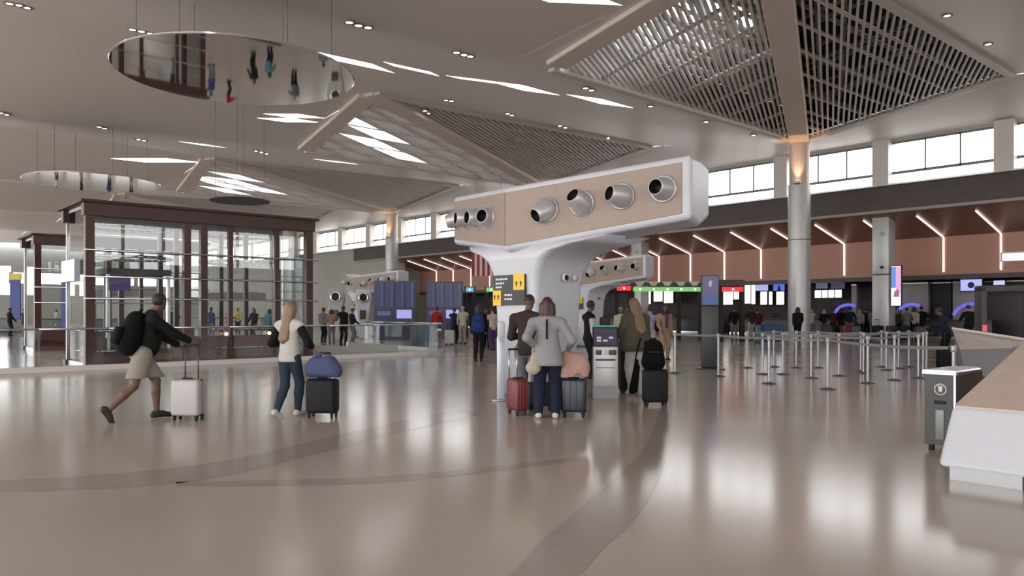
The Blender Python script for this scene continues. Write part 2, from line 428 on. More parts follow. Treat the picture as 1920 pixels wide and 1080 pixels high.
# ---- ticket wall: clerestory, fascia, canopy, terracotta boards
AE = 72.0
wr = MB()
wr.bb(BWALL, BWALL+.4, -40, AE, 7.6, 8.15)
wr.bb(BWALL, BWALL+.5, -40, 118, 10.45, 11.0)
wr.bb(BWALL, BWALL+.4, 65.9, 118, 0, 6.85); wr.bb(BWALL, BWALL+.4, AE, 118, 6.8, 8.15)
wall_r = wr.build('wall_right', greywall); struct(wall_r)
PIT = 5.72; pa = [11.85+PIT*k for k in range(-6, 19)]
pier = MB().bb(-.35, .55, -.42, .42, 8.2, 10.6).build('pier', trimw, wall_r)
pier.location = (BWALL, pa[0], 0)
for a in pa[1:]: linked('pier', pier.data, wall_r, (BWALL, a, 0))
sill = MB().prism([(-.5, -PIT/2, 8.12), (-.3, -PIT/2, 8.24), (.0, -PIT/2, 8.24), (.0, -PIT/2, 8.12)], (0, PIT, 0)).mesh('sill'); sill.materials.append(mat('white_sill', (.8, .79, .77), .5))
sloped_me = MB().poly([(-.32, -PIT/2+.42, 8.25), (-.32, PIT/2-.42, 8.25), (.2, PIT/2-.42, 8.8), (.2, -PIT/2+.42, 8.8)]).mesh('bright_sill_pane'); sloped_me.materials.append(sky_glass)  # glass showing sky, added to stand for the brightly lit sill
mul = MB().bb(.18, .26, -.035, .035, 8.8, 10.5).mesh('mullion'); mul.materials.append(mat('grey_mullion', (.2, .19, .18), .5))
rail_me = MB().bb(.18, .26, -PIT/2, PIT/2, 8.76, 8.9).bb(.18, .26, -PIT/2, PIT/2, 10.36, 10.46).mesh('window_rail'); rail_me.materials.append(MATS['grey_mullion'])
pane_me = MB().bb(.21, .225, -.8, .8, 8.86, 10.4).mesh('pane'); pane_me.materials.append(sky_glass)
for k in range(len(pa)-1):
    ac = (pa[k]+pa[k+1])/2
    wo = bpy.data.objects.new('window_%d' % (k+1), sill); sc.collection.objects.link(wo); wo.location = W(ac, BWALL); struct(wo)
    linked('frame', rail_me, wo); linked('bright_sill_pane', sloped_me, wo)
    for y in (-.82, .82): linked('mullion', mul, wo, (0, y, 0))
    for y in (-1.64, 0, 1.64): linked('pane', pane_me, wo, (0, y, 0))
fa = MB(); fa.bb(BWALL-.25, BWALL+.3, -40, AE, 6.85, 8.1); fa = fa.build('trim_1', fasc); struct(fa)
lip = MB().bb(BWALL-.32, BWALL+.3, -40, AE, 6.72, 6.86).build('trim_2', mat('grey_lip', (.36, .33, .31), .5)); struct(lip)
BO = 46.0
cano = MB().prism([(BWALL-.2, -40, 6.75), (BO, -40, 5.65), (BO, -40, 5.95), (BWALL-.2, -40, 7.0)], (0, AE+40-6, 0)).build('trim_3', wood_c); struct(cano, label='dark wood canopy soffit')
ow = MB()
owl = MB().bb(BO, BO+.3, -40, 66, 3.55, 5.9).build('wall_terracotta', orange); struct(owl)
MB().bb(BO-.05, BO+.3, -40, 66, 3.3, 3.55).build('bulkhead', fasc, owl)
wb = MB().bb(50, 50.3, -40, AE, 0, 4.2).build('wall_back', backwall); struct(wb)
MB().bb(BO+.3, 50, -40, AE, 3.5, 3.7).build('soffit', fasc, wb)
side = MB().bb(BWALL, 50.3, AE-6, AE-5.7, 0, 7.6).build('wall_side', greywall); struct(side)
outer = MB().bb(BO+.25, BO+.4, -40, AE, 5.8, 8.0).build('wall_upper', fasc); struct(outer)
roof2 = MB().bb(BWALL+.3, BO+.4, -40, AE, 7.9, 8.05).build('roof_canopy', fasc); struct(roof2)
led = emis('warm_led', (1.0, .78, .70), 2.0)
def sk(a): return a+.35
for k in range(0, 20):
    a = 13.2+2.77*k
    if a > 65: break
    m = MB(); m.add([], [])
    d = Vector((BO-.12, a, 5.62))-Vector((BWALL+.55, a+.1, 6.5)); c = (Vector((BO-.12, a, 5.62))+Vector((BWALL+.55, a+.1, 6.5)))/2
    L = d.length; d.normalize(); s_ = d.cross(Vector((0, 0, 1))).normalized()
    root = hthing('light_strip', '%s bent light strip from the right on the terracotta wall and its soffit' % ORD[k], 'light', 0, 0, 0, 0, 'bent light strips over the ticket counters')
    MB().box(c, (L, .08, .05), Matrix((d, s_, s_.cross(d))).transposed()).build('soffit_bar', led, root)
    MB().bb(BO-.06, BO-.005, a-.04, a+.04, 3.7, 5.6).build('wall_bar', led, root)

# ---- end wall with tall windows, entrance facade behind the viewer
ew = MB(); AEND = 117.0
WZ = lambda b: (3.7, 7.4) if b < 16 else (5.2, 6.6)
for b in range(-21, 43, 3):
    z0, z1 = WZ(b); ew.bb(b, b+3, AEND, AEND+.4, 0, z0); ew.bb(b, b+3, AEND, AEND+.4, z1, 12.2); ew.bb(b-.25, b+.25, AEND, AEND+.4, z0, z1)
ewo = ew.build('wall_end', greywall); struct(ewo)
for b in range(-21, 43, 3): z0, z1 = WZ(b); MB().bb(b+.25, b+2.75, AEND+.1, AEND+.13, z0, z1).build('pane', sky_glass, ewo)
fw = MB(); fw.bb(-21.6, -21.2, -40, 118, 0, .4); fw.bb(-21.6, -21.2, -40, 118, 9.5, 12)
for a in range(-40, 119, 4): fw.bb(-21.6, -21.2, a-.12, a+.12, .4, 9.5)
fwo = fw.build('wall_left', trimw); struct(fwo)
nw = MB().bb(-21, 42, -40.4, -40, 0, 6.5).bb(-21, 42, -40.4, -40, 10.5, 12).bb(42, 50.3, -40.4, -40, 0, 12)  # unseen wall, its high band opened to add daylight indoors
for b in range(-21, 43, 4): nw.bb(b-.12, b+.12, -40.4, -40, 6.5, 10.5)
nw = nw.build('wall_near', greywall); struct(nw)

# ---- columns
def column(i, label):
    t = hthing('column', label, 'column', A0+BAY*i, BC, 0, 0, 'round steel clad columns in a row')
    MB().lathe([(.56, 0), (.56, 5.2)], n=32).lathe([(.56, 5.24), (.56, 8.05)], n=32).build('shaft', clad, t)
    MB().lathe([(.545, 5.19), (.545, 5.25)], n=32).build('joint_ring', charcoal, t)
    MB().lathe([(.50, 8.05), (.50, 10.0), (.62, 10.25)], n=32).build('capital', mat('warm_capital', (.52, .44, .39), .4, .2), t)
    MB().lathe([(.0, 8.0), (.16, 8.02), (.2, 8.12), (.17, 8.14), (0, 8.1)], c=(-.62, -.22, 0), n=16).build('uplight', chrome, t)
    MB().lathe([(0, 8.132), (.15, 8.132)], c=(-.62, -.22, 0), n=16).build('uplight_lens', emis('warm_lens', (1, .62, .32), 9), t)
    l = bpy.data.lights.new('uplight_lamp', 'SPOT'); l.energy = 130; l.color = (1, .55, .28); l.spot_size = 1.2; l.shadow_soft_size = .1
    lo = bpy.data.objects.new('uplight_lamp', l); sc.collection.objects.link(lo); lo.parent = t; lo.location = (-.66, -.25, 8.2); lo.rotation_euler = (math.pi, 0, 0)
column(0, 'tall round steel clad column beside the queue barriers')
column(1, 'tall round column mostly hidden behind the nearest nozzle tower')
column(2, 'tall round column rising behind the blue flight boards')
column(3, 'farthest tall round column right of the glass lift shaft')
def ccol(px, bb, label):
    a, z, t_ = on_b(px, 600, bb)
    t = hthing('canopy_column', label, 'column', a, bb, 0, 0, 'square columns under the ticket canopy')
    MB().rbox((0, 0, 1.75), (.9, .9, 3.5), .06).rbox((0, 0, 5.1), (.9, .9, 3.14), .06).build('shaft', mat('pale_cladding', (.56, .58, .58), .35, .25, noise=.04), t)
    MB().lathe([(0, 0), (.09, 0), (.07, .1), (0, .12)], c=(-.46, -.1, 3.9), ax=(-1, 0, 0), n=12).build('camera_dome', charcoal, t)
    MB().lathe([(.05, 0), (.14, 0), (.14, .04), (.05, .05)], c=(-.46, -.1, 5.7), ax=(-1, 0, 0), n=12).build('speaker_rose', trimw, t)
ccol(1657, 42.9, 'square pale column beside the tall pink advert screen')
ccol(1200, 42.9, 'square pale column above the second nozzle tower')
ccol(748, 42.9, 'square pale column left of the tall round column by the flight boards')

# ---- ceiling downlights
lens = emis('downlight_lens', (1.0, .93, .85), 14)
DLL = ['row of three downlights at the top, left of the sun patch slots', 'row of three downlights just above the middle sun patch slot', 'pair of downlights just left of the rightmost sun patch slot', 'single downlight below the left corner of the near open grille',
       'pair of downlights at the tip of the far slatted ceiling triangle', 'pair of downlights on the upper edge of the far slatted triangle', 'pair of downlights midway along the far slatted triangle edge', 'single downlight near the right end of the far slatted triangle',
       'upper single downlight on the right edge of the dark grille', 'lower single downlight on the right edge of the dark grille', 'left single downlight under the near open grille', 'right single downlight under the near open grille beside the column',
       'row of three downlights in the top left corner', 'row of three downlights left of the large mirror disc', 'pair of downlights on the far left ceiling fold', 'pair of downlights above the large lift shaft', 'row of three downlights right of the lift shaft roof', 'pair of downlights at the left edge below the mirror disc', 'pair of downlights right of the large mirror disc', 'pair of downlights on the beam beside the frosted skylight']
DL = [((655,38),(672,44),(690,49)), ((856,96),(870,100),(882,103)), ((1098,163),(1109,167)), ((1220,198),), ((837,186),(846,188)), ((952,212),(960,215)), ((1050,235),(1060,238)),
      ((1140,257),), ((1776,27),), ((1853,81),), ((1324,227),), ((1413,252),), ((36,7),(50,11),(18,4)), ((248,53),(265,57),(282,61)), ((186,236),(196,239)), ((260,260),(270,262)),
      ((480,282),(490,284),(500,287)), ((4,210),(12,212)), ((640,138),(650,141)), ((797,206),(803,210))]
for k, grp in enumerate(DL):
    hits = [ceil_hit(*p) for p in grp]; c = hits[len(hits)//2]
    rt = hthing('downlight', DLL[k], 'light', c[0], c[1], c[2], 0, 'recessed ceiling downlights')
    for h in hits:
        q = (h[1]-c[1], h[0]-c[0], h[2]-c[2])
        MB().lathe([(.11, .25), (.17, .25), (.17, -.05), (.11, -.05), (.11, .25)], c=q, n=14).build('trim_ring', mat('downlight_trim', (.25, .22, .2), .5), rt)
        MB().lathe([(0, -.03), (.11, -.03)], c=q, n=14).build('lamp', lens, rt)
# ================================================================== THINGS
# ---- white towers with jet nozzles
def spout(root, c, axis, aim, s=1.0):
    """ball jet nozzle: flange ring on the panel, barrel turned towards aim"""
    c = Vector(c); ax = Vector(axis).normalized(); d = (ax+Vector(aim)).normalized()
    nz = MB().lathe([(.215*s, -.02), (.215*s, .015*s), (.175*s, .03*s), (.165*s, -.02)], c=c, ax=ax, n=28)
    nz.lathe([(.19*s, -.06*s), (.19*s, .0), (.175*s, .07*s), (.15*s, .15*s), (.125*s, .24*s), (.112*s, .25*s), (.105*s, .17*s)], c=c, ax=d, n=28)
    o = nz.build('nozzle', nozzle_m, root)
    MB().lathe([(.108*s, .245*s), (.10*s, .06*s), (0, .05*s)], c=c, ax=d, n=20).build('bore', black, o)
def tower(px_pos, label, sign=True, n=1, detail=True, flip=1):
    t = thing('nozzle_tower', label, 'tower', px_pos, TH, 'white air nozzle towers')
    E, ZT0, ZT1, ZB0, ZB1 = (1.12, 2.92), 3.60, 3.86, 2.52, 2.90
    hs = MB(); rings = []
    for s_ in (-1, 0, 1):
        x0 = 0 if s_ == 0 else E[0]; y = s_*E[1]; xb = 1.25 if s_ == 0 else 2.05; yb = s_*2.62
        zt, zb = (ZT0, ZB0) if s_ == 0 else (ZT1, ZB1)
        rings.append([(x0, y, zb), (x0, y, zt), (xb*.5+x0*.5, (y+yb)/2, zt+.02), (xb, yb, zt-.04), (xb, yb, zb+.12), (xb*.5+x0*.5, (y+yb)/2, zb-.06)])
    hs.loft(rings, smooth=False).build('head_shell', white, t, bevel=.07)
    for s_ in (-1, 1):
        n_ = Vector((-E[1], s_*E[0], 0)).normalized()
        def pt(k, f): 
            zt = ZT0+(ZT1-ZT0)*k; zb = ZB0+(ZB1-ZB0)*k
            return Vector((E[0]*k, s_*E[1]*k, zb+(zt-zb)*f))
        q = [pt(.0, .085), pt(.955, .10), pt(.955, .9), pt(.0, .915)]
        MB().prism([v+n_*.004 for v in q], n_*.02).build('wing_panel', beige_p, t, label='beige wing panel')
        aims = [(-.1, .55, -.55), (.1, .35, .45), (.05, .55, .12), (.05, .22, .02)] if s_ < 0 else [(.0, -.6, .05), (.0, -.15, 0), (.0, .0, 0), (.0, .35, -.3)]
        for k, f in enumerate((.243, .442, .655, .866)):
            spout(t, pt(f, .53)+n_*.03, n_, aims[k])
    ped = MB(); R = []
    for z, hw, x0, x1, r in ((0, .47, .26, 1.22, .10), (1.2, .51, .21, 1.26, .10), (1.95, .545, .17, 1.30, .10), (2.2, .60, .15, 1.34, .12), (2.38, .72, .13, 1.40, .14), (2.5, .92, .13, 1.48, .16), (2.60, 1.3, .2, 1.6, .18), (2.72, 1.75, .5, 1.75, .2)):
        ring = []
        for cx, cy, a0 in ((x1-r, hw-r, 0), (x0+r, hw-r, 90), (x0+r, -hw+r, 180), (x1-r, -hw+r, 270)):
            for k in range(5):
                an = math.radians(a0+k*22.5); ring.append((cx+r*math.cos(an), cy+r*math.sin(an), z))
        R.append(ring)
    ped.loft(R).build('pedestal', white, t)
    MB().bb(.22, 1.26, -.5, .5, 0, .08).build('plinth', charcoal, t)
    cm = MB().lathe([(.07, 0), (.07, .03), (.05, .04)], c=(.78, -.62, 2.08), ax=(0, -1, 0), n=16).build('camera_rose', trimw, t)
    MB().lathe([(0, .045), (.045, .045), (.05, .03)], c=(.78, -.62, 2.08), ax=(0, -1, 0), n=14).build('camera_lens', black, cm)
    MB().lathe([(.0, .0), (.06, .0), (.055, .02), (0, .02)], c=(1.02, -.615, 2.08), ax=(0, -1, 0), n=14).build('speaker_rose', trimw, t)
    if sign:
        sg = MB().bb(.118, .155, -.33, .47, 1.62, 2.13).build('sign_board', mat('sign_black', (.025, .027, .03), .5), t)
        yl = mat('sign_yellow', (.80, .52, .03), .5); tx = mat('sign_white', (.75, .75, .75), .5)
        MB().bb(.108, .118, -.33, -.06, 1.87, 2.14).build('sign_panel', yl, sg, label='yellow square panel')
        MB().bb(.108, .118, .26, .47, 1.61, 1.87).build('sign_panel', yl, sg, label='yellow square panel')
        rows = [(2.06, .40, .10), (1.99, .40, .14), (1.925, .40, .24), (1.79, .17, -.05), (1.72, .17, -.02)]
        for z, y1, y0 in rows:
            y = y1
            while y > y0+.03:
                wl = random.uniform(.03, .075); MB().bb(.113, .119, max(y-wl, y0), y, z-.016, z+.016).build('sign_lettering', tx, sg); y -= wl+.018
        for yc, zc in ((-.14, 1.98), (-.25, 1.98), (.42, 1.76), (.33, 1.76)):
            MB().prism([(.104, yc-.03, zc), (.104, yc, zc+.04), (.104, yc+.03, zc)], (.005, 0, 0)).bb(.104, .109, yc-.01, yc+.01, zc-.05, zc).build('sign_arrow', black, sg)
    return t
tower((-.1, 13.0, 0), 'nearest white tower with beige wings of jet nozzles behind the travellers')
tower((at_Y(1078, 600, 33).x, 33, 0), 'white nozzle tower right behind the nearest one, beside the green lit gates')
tower((at_Y(664, 600, 45).x, 45, 0), 'farthest white nozzle tower left of the blue flight boards')

# ---- round porthole kiosks near the far tower
def porthole(px, Y, label, s=1.0):
    t = thing('porthole_kiosk', label, 'kiosk', (at_Y(px, 600, Y).x, Y, 0), -.1, 'porthole kiosks by the far tower')
    MB().loft([[(x*k, y*.4*k, z) for x, y in ((-.5,-.5),(.5,-.5),(.5,.5),(-.5,.5))] for z, k in ((0, .5), (.9, .55), (1.6, .8), (2.3, .95), (2.75, .8))], smooth=False).build('body', white if s > 0 else greywall, t, bevel=.08)
    MB().lathe([(.30, -.02), (.30, .06), (.22, .08), (.20, .0)], c=(.05, -.19, 2.3), ax=(0, -1, 0), n=24).build('porthole_ring', chrome, t)
    MB().lathe([(0, .02), (.215, .02)], c=(.05, -.19, 2.3), ax=(0, -1, 0), n=20).build('porthole_glass', black, t)
    MB().rbox((.0, -.2, 1.35), (.34, .06, .5), .1).build('screen', charcoal, t)
porthole(682, 43.0, 'white kiosk with a round black porthole below the far nozzle tower')
porthole(630, 41.0, 'grey kiosk with a chrome ringed porthole beside the farthest column', -1)

# ---- glass lift shafts
def lift(a, b, L, D, H, label, detail):
    t = hthing('glass_lift', label, 'lift', a, b, 0, 0, 'glass lift shafts')
    cw = .22
    def post(x, y, w_=cw, m=red_st): MB().bb(x-w_/2, x+w_/2, y-w_/2, y+w_/2, .03, H-.3).build('post', m, t)
    xs = (0, L*.40, L*.475, L*.60, L*.83, L)
    for k, x in enumerate(xs):
        post(x, 0, cw if k in (0, 5) else (.19 if k in (1, 2) else .13))
        if k not in (3, 4) or detail: post(x, D, .1 if k == 0 else (cw if k == 5 else .13), steel if k == 0 else red_st)
    for y in (0, D):
        MB().bb(-cw/2-.05, L+cw/2+.05, y-.16, y+.16, H-.34, H).build('top_beam', red_st, t)
        MB().bb(-cw/2, L+cw/2, y-.14, y+.14, .0, .13).build('base_beam', mat('red_base', (.07, .02, .019), .4, noise=.1), t)
    for x in (0, L):
        MB().bb(x-.05, x+.05, .18, D-.18, H-.1, H).build('top_beam', steel, t)
        MB().bb(x-.05, x+.05, .14, D-.14, .0, .12).build('base_beam', steel, t)
    MB().bb(.15, L-.15, .5, .56, .0, .78).build('pit_panel', mat('pit_red', (.16, .03, .026), .4, noise=.1), t)
    MB().bb(-.25, L+.25, -.28, D+.28, H, H+.07).build('roof', mat('lift_roof', (.05, .025, .024), .6), t)
    for k in range(len(xs)-1):
        MB().bb(xs[k]+.1, xs[k+1]-.1, -.012, .0, .13, H-.34).build('glass_pane', glass, t)
    for x in (0, L): MB().bb(x-.006, x+.006, .14, D-.14, .12, H-.1).build('glass_pane', glass_mat('grey_glass', (.62, .64, .63), .12), t)
    for z in (1.86, 2.45, 3.16):
        MB().tube((-.15, -.16, z), (L+.25, -.16, z), .028, n=8).build('handrail', chrome, t)
    if detail:
        for cx in (L*.2, L*.72):
            for z, r in ((H-.5, L*.19), (.98, L*.2), (.42, L*.2), (3.05, L*.19)):
                pts = [(cx+r*math.cos(u), D*.5+min(D*.42, r)*math.sin(u), z) for u in [math.pi*2*k/32 for k in range(33)]]
                MB().path(pts, .04, 8).build('ring_rail', chrome, t)
            # lift car
        cx = L*.22
        MB().bb(cx-.85, cx+.85, D*.18, D*.82, 2.55, 2.72).build('car_roof', mat('car_roof', (.06, .05, .06), .5), t)
        MB().bb(cx-.85, cx+.85, D*.18, D*.82, .3, .42).build('car_floor', charcoal, t)
        for q in (-.8, .8): MB().bb(cx+q-.04, cx+q+.04, D*.2, D*.26, .42, 2.55).build('car_post', steel, t)
        MB().bb(cx-.8, cx-.25, D*.17, D*.20, 2.1, 2.5).build('car_sign', mat('purple_sign', (.10, .06, .22), .5, emit=(.2, .12, .5), estr=.08), t)
        for x in (L*.47, L*.63): MB().tube((x, D*.5, .3), (x, D*.5, H-.3), .06).build('guide_rail', charcoal, t)
        for x, z in ((L*.33, 1.0), (L*.57, 1.0), (L*.78, 1.0)):
            MB().lathe([(0, 0), (.05, 0), (.05, .05)], c=(x, -.17, z-.15), ax=(0, -1, 0), n=10).build('marker_lamp', emis('marker_lamp', (1, .55, .4), 6), t)
        MB().bb(-.2, -.06, D*.3, D*.95, 2.35, 2.95).build('side_panel', white, t, label='white side panel')
    return t
lift(22.95, 5.3, 6.35, 2.35, 4.42, 'large glass lift shaft with oxblood steel frame behind the walking man', True)
lift(34.1, 6.1, 6.2, 2.3, 4.42, 'farther glass lift shaft at the left edge of the hall', False)

# ---- glass balustrade round the lift opening
bt = hthing('balustrade', 'long glass balustrade with steel handrail running in front of the lifts', 'balustrade', 0, 0)
curve = [(-4.0, 22.2)]+[(x, 22.2) for x in np.arange(-2.4, 15.3, 1.6)]
cx, cy, r_ = 15.2, 24.6, 2.4
curve += [(cx+r_*math.sin(u), cy-r_*math.cos(u)) for u in np.linspace(.25, math.pi/2, 5)]
curve += [(17.6, y) for y in np.arange(26.2, 30, 1.6)]
for (x0, y0), (x1, y1) in zip(curve, curve[1:]):
    p, q = Vector((x0, y0, 0)), Vector((x1, y1, 0)); d = (q-p).normalized(); s_ = Vector((-d.y, d.x, 0))
    MB().prism([p+d*.01+Vector((0,0,.12)), q-d*.01+Vector((0,0,.12)), q-d*.01+Vector((0,0,1.04)), p+d*.01+Vector((0,0,1.04))], s_*.018).build('glass_pane', glass, bt)
    MB().tube(p+Vector((0,0,1.07)), q+Vector((0,0,1.07)), .026, n=8).build('handrail', steel, bt)
    MB().prism([p-s_*.07, q-s_*.07, q-s_*.07+Vector((0,0,.13)), p-s_*.07+Vector((0,0,.13))], s_*.16).build('kerb', trimw, bt)
bk = hthing('low_wall', 'pale low inner wall seen through the glass balustrade right of the lift', 'wall', 0, 0)
pts = [(11.9, 26.0), (14.5, 25.4), (16.4, 25.0)]
for k, (p, q) in enumerate(zip(pts, pts[1:])):
    p, q = Vector((*p, 0)), Vector((*q, 0)); MB().prism([p, q, q+Vector((0,0,.22)), p+Vector((0,0,.40))], (0, .15, 0)).build('panel', trimw, bk)

# ---- hanging mirror discs
def disc(px, py, Y, r, m, label, rods, drop=4.4):
    c = at_Y(px, py, Y)
    t = thing('mirror_disc', label, 'ceiling disc', c, 0, 'suspended discs under the ceiling')
    MB().lathe([(0, 0), (r-.02, 0), (r, .015), (r, .045), (r-.02, .05), (0, .05)], n=64, smooth=False).build('disc', m, t)
    for k in range(rods):
        an = 2*math.pi*(k+.3)/rods; x, y = c.x+r*.8*math.cos(an), c.y+r*.8*math.sin(an); zc = Zs(*AB(x, y))
        MB().tube((r*.8*math.cos(an), r*.8*math.sin(an), .1), (r*.8*math.cos(an), r*.8*math.sin(an), zc-c.z), .009 if Y < 20 else .006, n=6).build('suspension_rod', charcoal, t)
disc(445, 140, 20.0, 2.97, mirror, 'large round mirror disc hung over the walking travellers', 6)
disc(175, 343, 37.0, 2.95, mirror, 'round mirror disc hung farther away above the lifts at left', 6)
disc(450, 378, 32, 1.2, mat('dark_disc', (.05, .042, .04), .5, noise=.2), 'small dark round disc hung beyond the large lift shaft', 4)

# ---- queue barriers
ST_ = [(1266,700),(1347,706),(1401,690),(1430,702),(1442,719.5),(1451,688),(1468,702),(1493,690),(1521,709),(1534,690),(1552,730),(1573,705),(1614,696),(1619,700),(1627,719),(1653,688),(1662,694),(1677,713),(1685,691),(1704,688),(1722,709),(1731,699),(1737,694),(1788,772)]
links = {0:1, 1:4, 4:10, 10:23, 3:8, 8:14, 14:17, 17:20, 6:11, 11:13, 13:16, 16:21, 2:5, 5:7, 7:9, 9:12, 12:15, 15:18, 18:19, 19:22}
post_me = MB().lathe([(.0, .0), (.15, .0), (.15, .012), (.06, .035), (.033, .04)], n=24).mesh('base'); post_me.materials.append(mat('base_dark', (.12, .12, .125), .45, .5))
shaft_me = MB().lathe([(.028, .035), (.028, .90)], n=16).mesh('post'); shaft_me.materials.append(post_st)
head_me = MB().lathe([(.04, .90), (.045, .91), (.045, .99), (.038, 1.0), (0, 1.0)], n=16).mesh('cassette'); head_me.materials.append(mat('cassette_grey', (.35, .35, .36), .4, .5))
belt_m = mat('grey_belt', (.22, .215, .22), .8, noise=.1)
locs = [floor_pt(*p) for p in ST_]
for k, p in enumerate(locs):
    lab = '%s slim steel queue post counted from the left of the barrier maze' % ORD[k] if k < 23 else 'nearest steel queue post beside the grey waste bin'
    t = thing('queue_post', lab, 'barrier', p, 0, 'steel queue posts with belts')
    linked('base', post_me, t); linked('post', shaft_me, t); linked('cassette', head_me, t)
    if k in links:
        q = locs[links[k]]-p; d = Vector((q.x, q.y, 0)); L = d.length; d.normalize(); m = MB(); n = 10
        s_ = Vector((-d.y, d.x, 0))*.002
        for j in range(n):
            u0, u1 = j/n, (j+1)/n; z = lambda u: .955-.035*L/3*4*u*(1-u)
            a_, b_ = d*(L*u0*.98+.045*(1-2*u0)), d*(L*u1*.98+.045*(1-2*u1))
            m.add([a_+Vector((0,0,z(u0)-.025)), b_+Vector((0,0,z(u1)-.025)), b_+Vector((0,0,z(u1)+.025)), a_+Vector((0,0,z(u0)+.025))], [(0,1,2,3)])
        m.build('belt', belt_m, t)

# ---- sculpted desks at right
def desk1():
    t = hthing('sculpted_desk', 'large white desk with sloping beige top at the right edge', 'desk', 2.63, 7.4)
    pr = [(0, .13), (.34, .60), (.36, .62), (2.6, 1.19), (2.75, 1.15), (2.5, .13)]
    MB().prism([(x, 0, z) for x, z in pr], (0, -3.6, 0)).build('body', white, t, bevel=.05)
    MB().prism([(.38, -.02, .622), (2.58, -.02, 1.183), (2.575, -.02, 1.20), (.375, -.02, .64)], (0, -3.56, 0)).build('top', beige_t, t, label='beige sloping top')
    for k in range(6): MB().bb(.14, 2.4, -3.5+k*.575, -3.5+k*.575+.565, 0, .14).build('kick_plate', mat('kick_steel', (.30, .30, .31), .3, .9), t)
def desk2():
    t = thing('sculpted_desk', 'farther steel sided desk with tilted beige top behind the waste bin', 'desk', at_Y(1840, 600, 17.5).xy.to_3d(), 0)
    o = Vector((*t.location.xy, 0))
    FL, FR, BL, BR = at_Y(1800, 657, 17.6)-o, at_Y(1898, 653, 15.6)-o, at_Y(1786, 621, 19.2)-o, at_Y(1935, 644, 17.8)-o
    top = [FL, FR, BR, BL]; c = sum(top, Vector())/4
    MB().prism(top, (0, 0, .05)).build('top', beige_t, t, label='tilted beige top', bevel=.015)
    def foot(p, k): q = c+(p-c)*k; return Vector((q.x, q.y, 0))
    B = [foot(p, .85) for p in top]; T = [p+(c-p)*.03 for p in top]
    MB().loft([[b+Vector((0,0,.1)) for b in B], T], smooth=False).build('body', mat('desk_silver', (.5, .5, .52), .3, .5), t)
    MB().loft([[foot(p, .8) for p in top], [foot(p, .8)+Vector((0,0,.1)) for p in top]], smooth=False).build('plinth', charcoal, t)
    MB().prism([BL+Vector((0,0,.05)), BR+Vector((0,0,.05)), BR+Vector((0,0,.1)), BL+Vector((0,0,.1))], (0, .04, 0)).build('edge_strip', trimw, t)
desk1(); desk2()

# ---- waste bin
t = hthing('waste_bin', 'grey waste bin with round emblem and steel lid beside the white desk', 'bin', 3.0, 8.95)
MB().bb(0, .02, 0, .30, .07, .83).build('front_panel', mat('bin_grey', (.05, .052, .056), .45, noise=.05), t)
MB().bb(.02, .86, 0, .30, .07, .83).build('body', mat('bin_brown', (.10, .07, .05), .5, noise=.15, nscale=12), t)
MB().bb(-.01, .012, -.012, .008, .07, .83).build('edge_trim', chrome, t)
lid = MB(); ring = []
pts = [(-.02, -.02), (.75, -.02), (.86, .02), (.93, .10), (.93, .2), (.86, .28), (.75, .32), (-.02, .32)]
lid.loft([[(x, y, .83) for x, y in pts], [(x*1.01, y, .86) for x, y in pts], [(x*.98, .15+(y-.15)*.93, .875) for x, y in pts]], smooth=False).build('lid', chrome, t)
MB().lathe([(.052, .0), (.062, .0), (.062, .006), (.052, .006)], c=(-.001, .14, .67), ax=(-1, 0, 0), n=28).build('emblem_ring', trimw, t)
MB().prism([(-.002, .118, .695), (-.002, .162, .695), (-.002, .155, .645), (-.002, .125, .645)], (-.005, 0, 0)).bb(-.007, -.002, .113, .167, .699, .707).build('emblem_bin', trimw, t)
MB().rbox((-.004, .145, .53), (.02, .12, .035), .015).build('slot', black, t)
MB().rbox((-.004, .145, .29), (.012, .085, .32), .005).build('clear_window', mat('bin_window', (.22, .22, .21), .3), t)
for x, y in ((.06, .05), (.06, .25), (.8, .05), (.8, .25)): MB().lathe([(0, 0), (.03, 0), (.03, .07), (0, .07)], c=(x, y, 0), n=10).build('foot', rubber, t)

# ---- self check-in kiosk, sanitiser stand, sign pylon
t = thing('check_in_kiosk', 'white self check-in kiosk with a purple screen right of the nozzle tower', 'kiosk', (at_Y(1135, 600, 13.5).x, 13.5, 0), -.06)
MB().rbox((0, .12, .50), (.42, .42, .80), .02).build('cabinet', mat('kiosk_white', (.55, .55, .55), .35, .2, noise=.03), t)
MB().bb(-.215, .215, -.10, .34, .0, .22).build('base', mat('kiosk_grey', (.30, .30, .30), .45, .2), t)
R = Matrix.Rotation(-.22, 3, 'X')
scr = MB().rbox((0, .06, 1.07), (.44, .07, .36), .015, R=R).build('screen_housing', black, t)
MB().box((0, .015, 1.065), (.40, .012, .31), R).build('screen', mat('purple_screen', (.03, .018, .05), .25, emit=(.16, .09, .25), estr=.12), scr)
ic = emis('icon_white', (.75, .7, .85), .6)
for x, z in ((-.11, 1.05), (-.11, 1.00), (0, 1.0), (.1, 1.05)): MB().box((x, .012-(1.065-z)*.22, z), (.075, .012, .035), R).build('icon', ic, scr)
MB().rbox((0, .07, 1.25), (.46, .06, .03), .01).build('status_light', emis('green_status', (.1, .55, .28), .55), t)
MB().rbox((0, .15, 1.33), (.18, .14, .16), .03).build('camera_head', black, t)
for x, w_ in ((-.12, .1), (.12, .13)): MB().rbox((x, -.10, .80), (w_, .02, .085), .008).build('reader', charcoal, t)
MB().bb(-.03, .03, -.105, -.088, .76, .84).build('scanner_label', trimw, t)
MB().rbox((0, -.10, .67), (.34, .03, .03), .01).build('ticket_slot', charcoal, t)
MB().bb(-.17, .17, -.097, -.088, .53, .54).build('seam', charcoal, t)

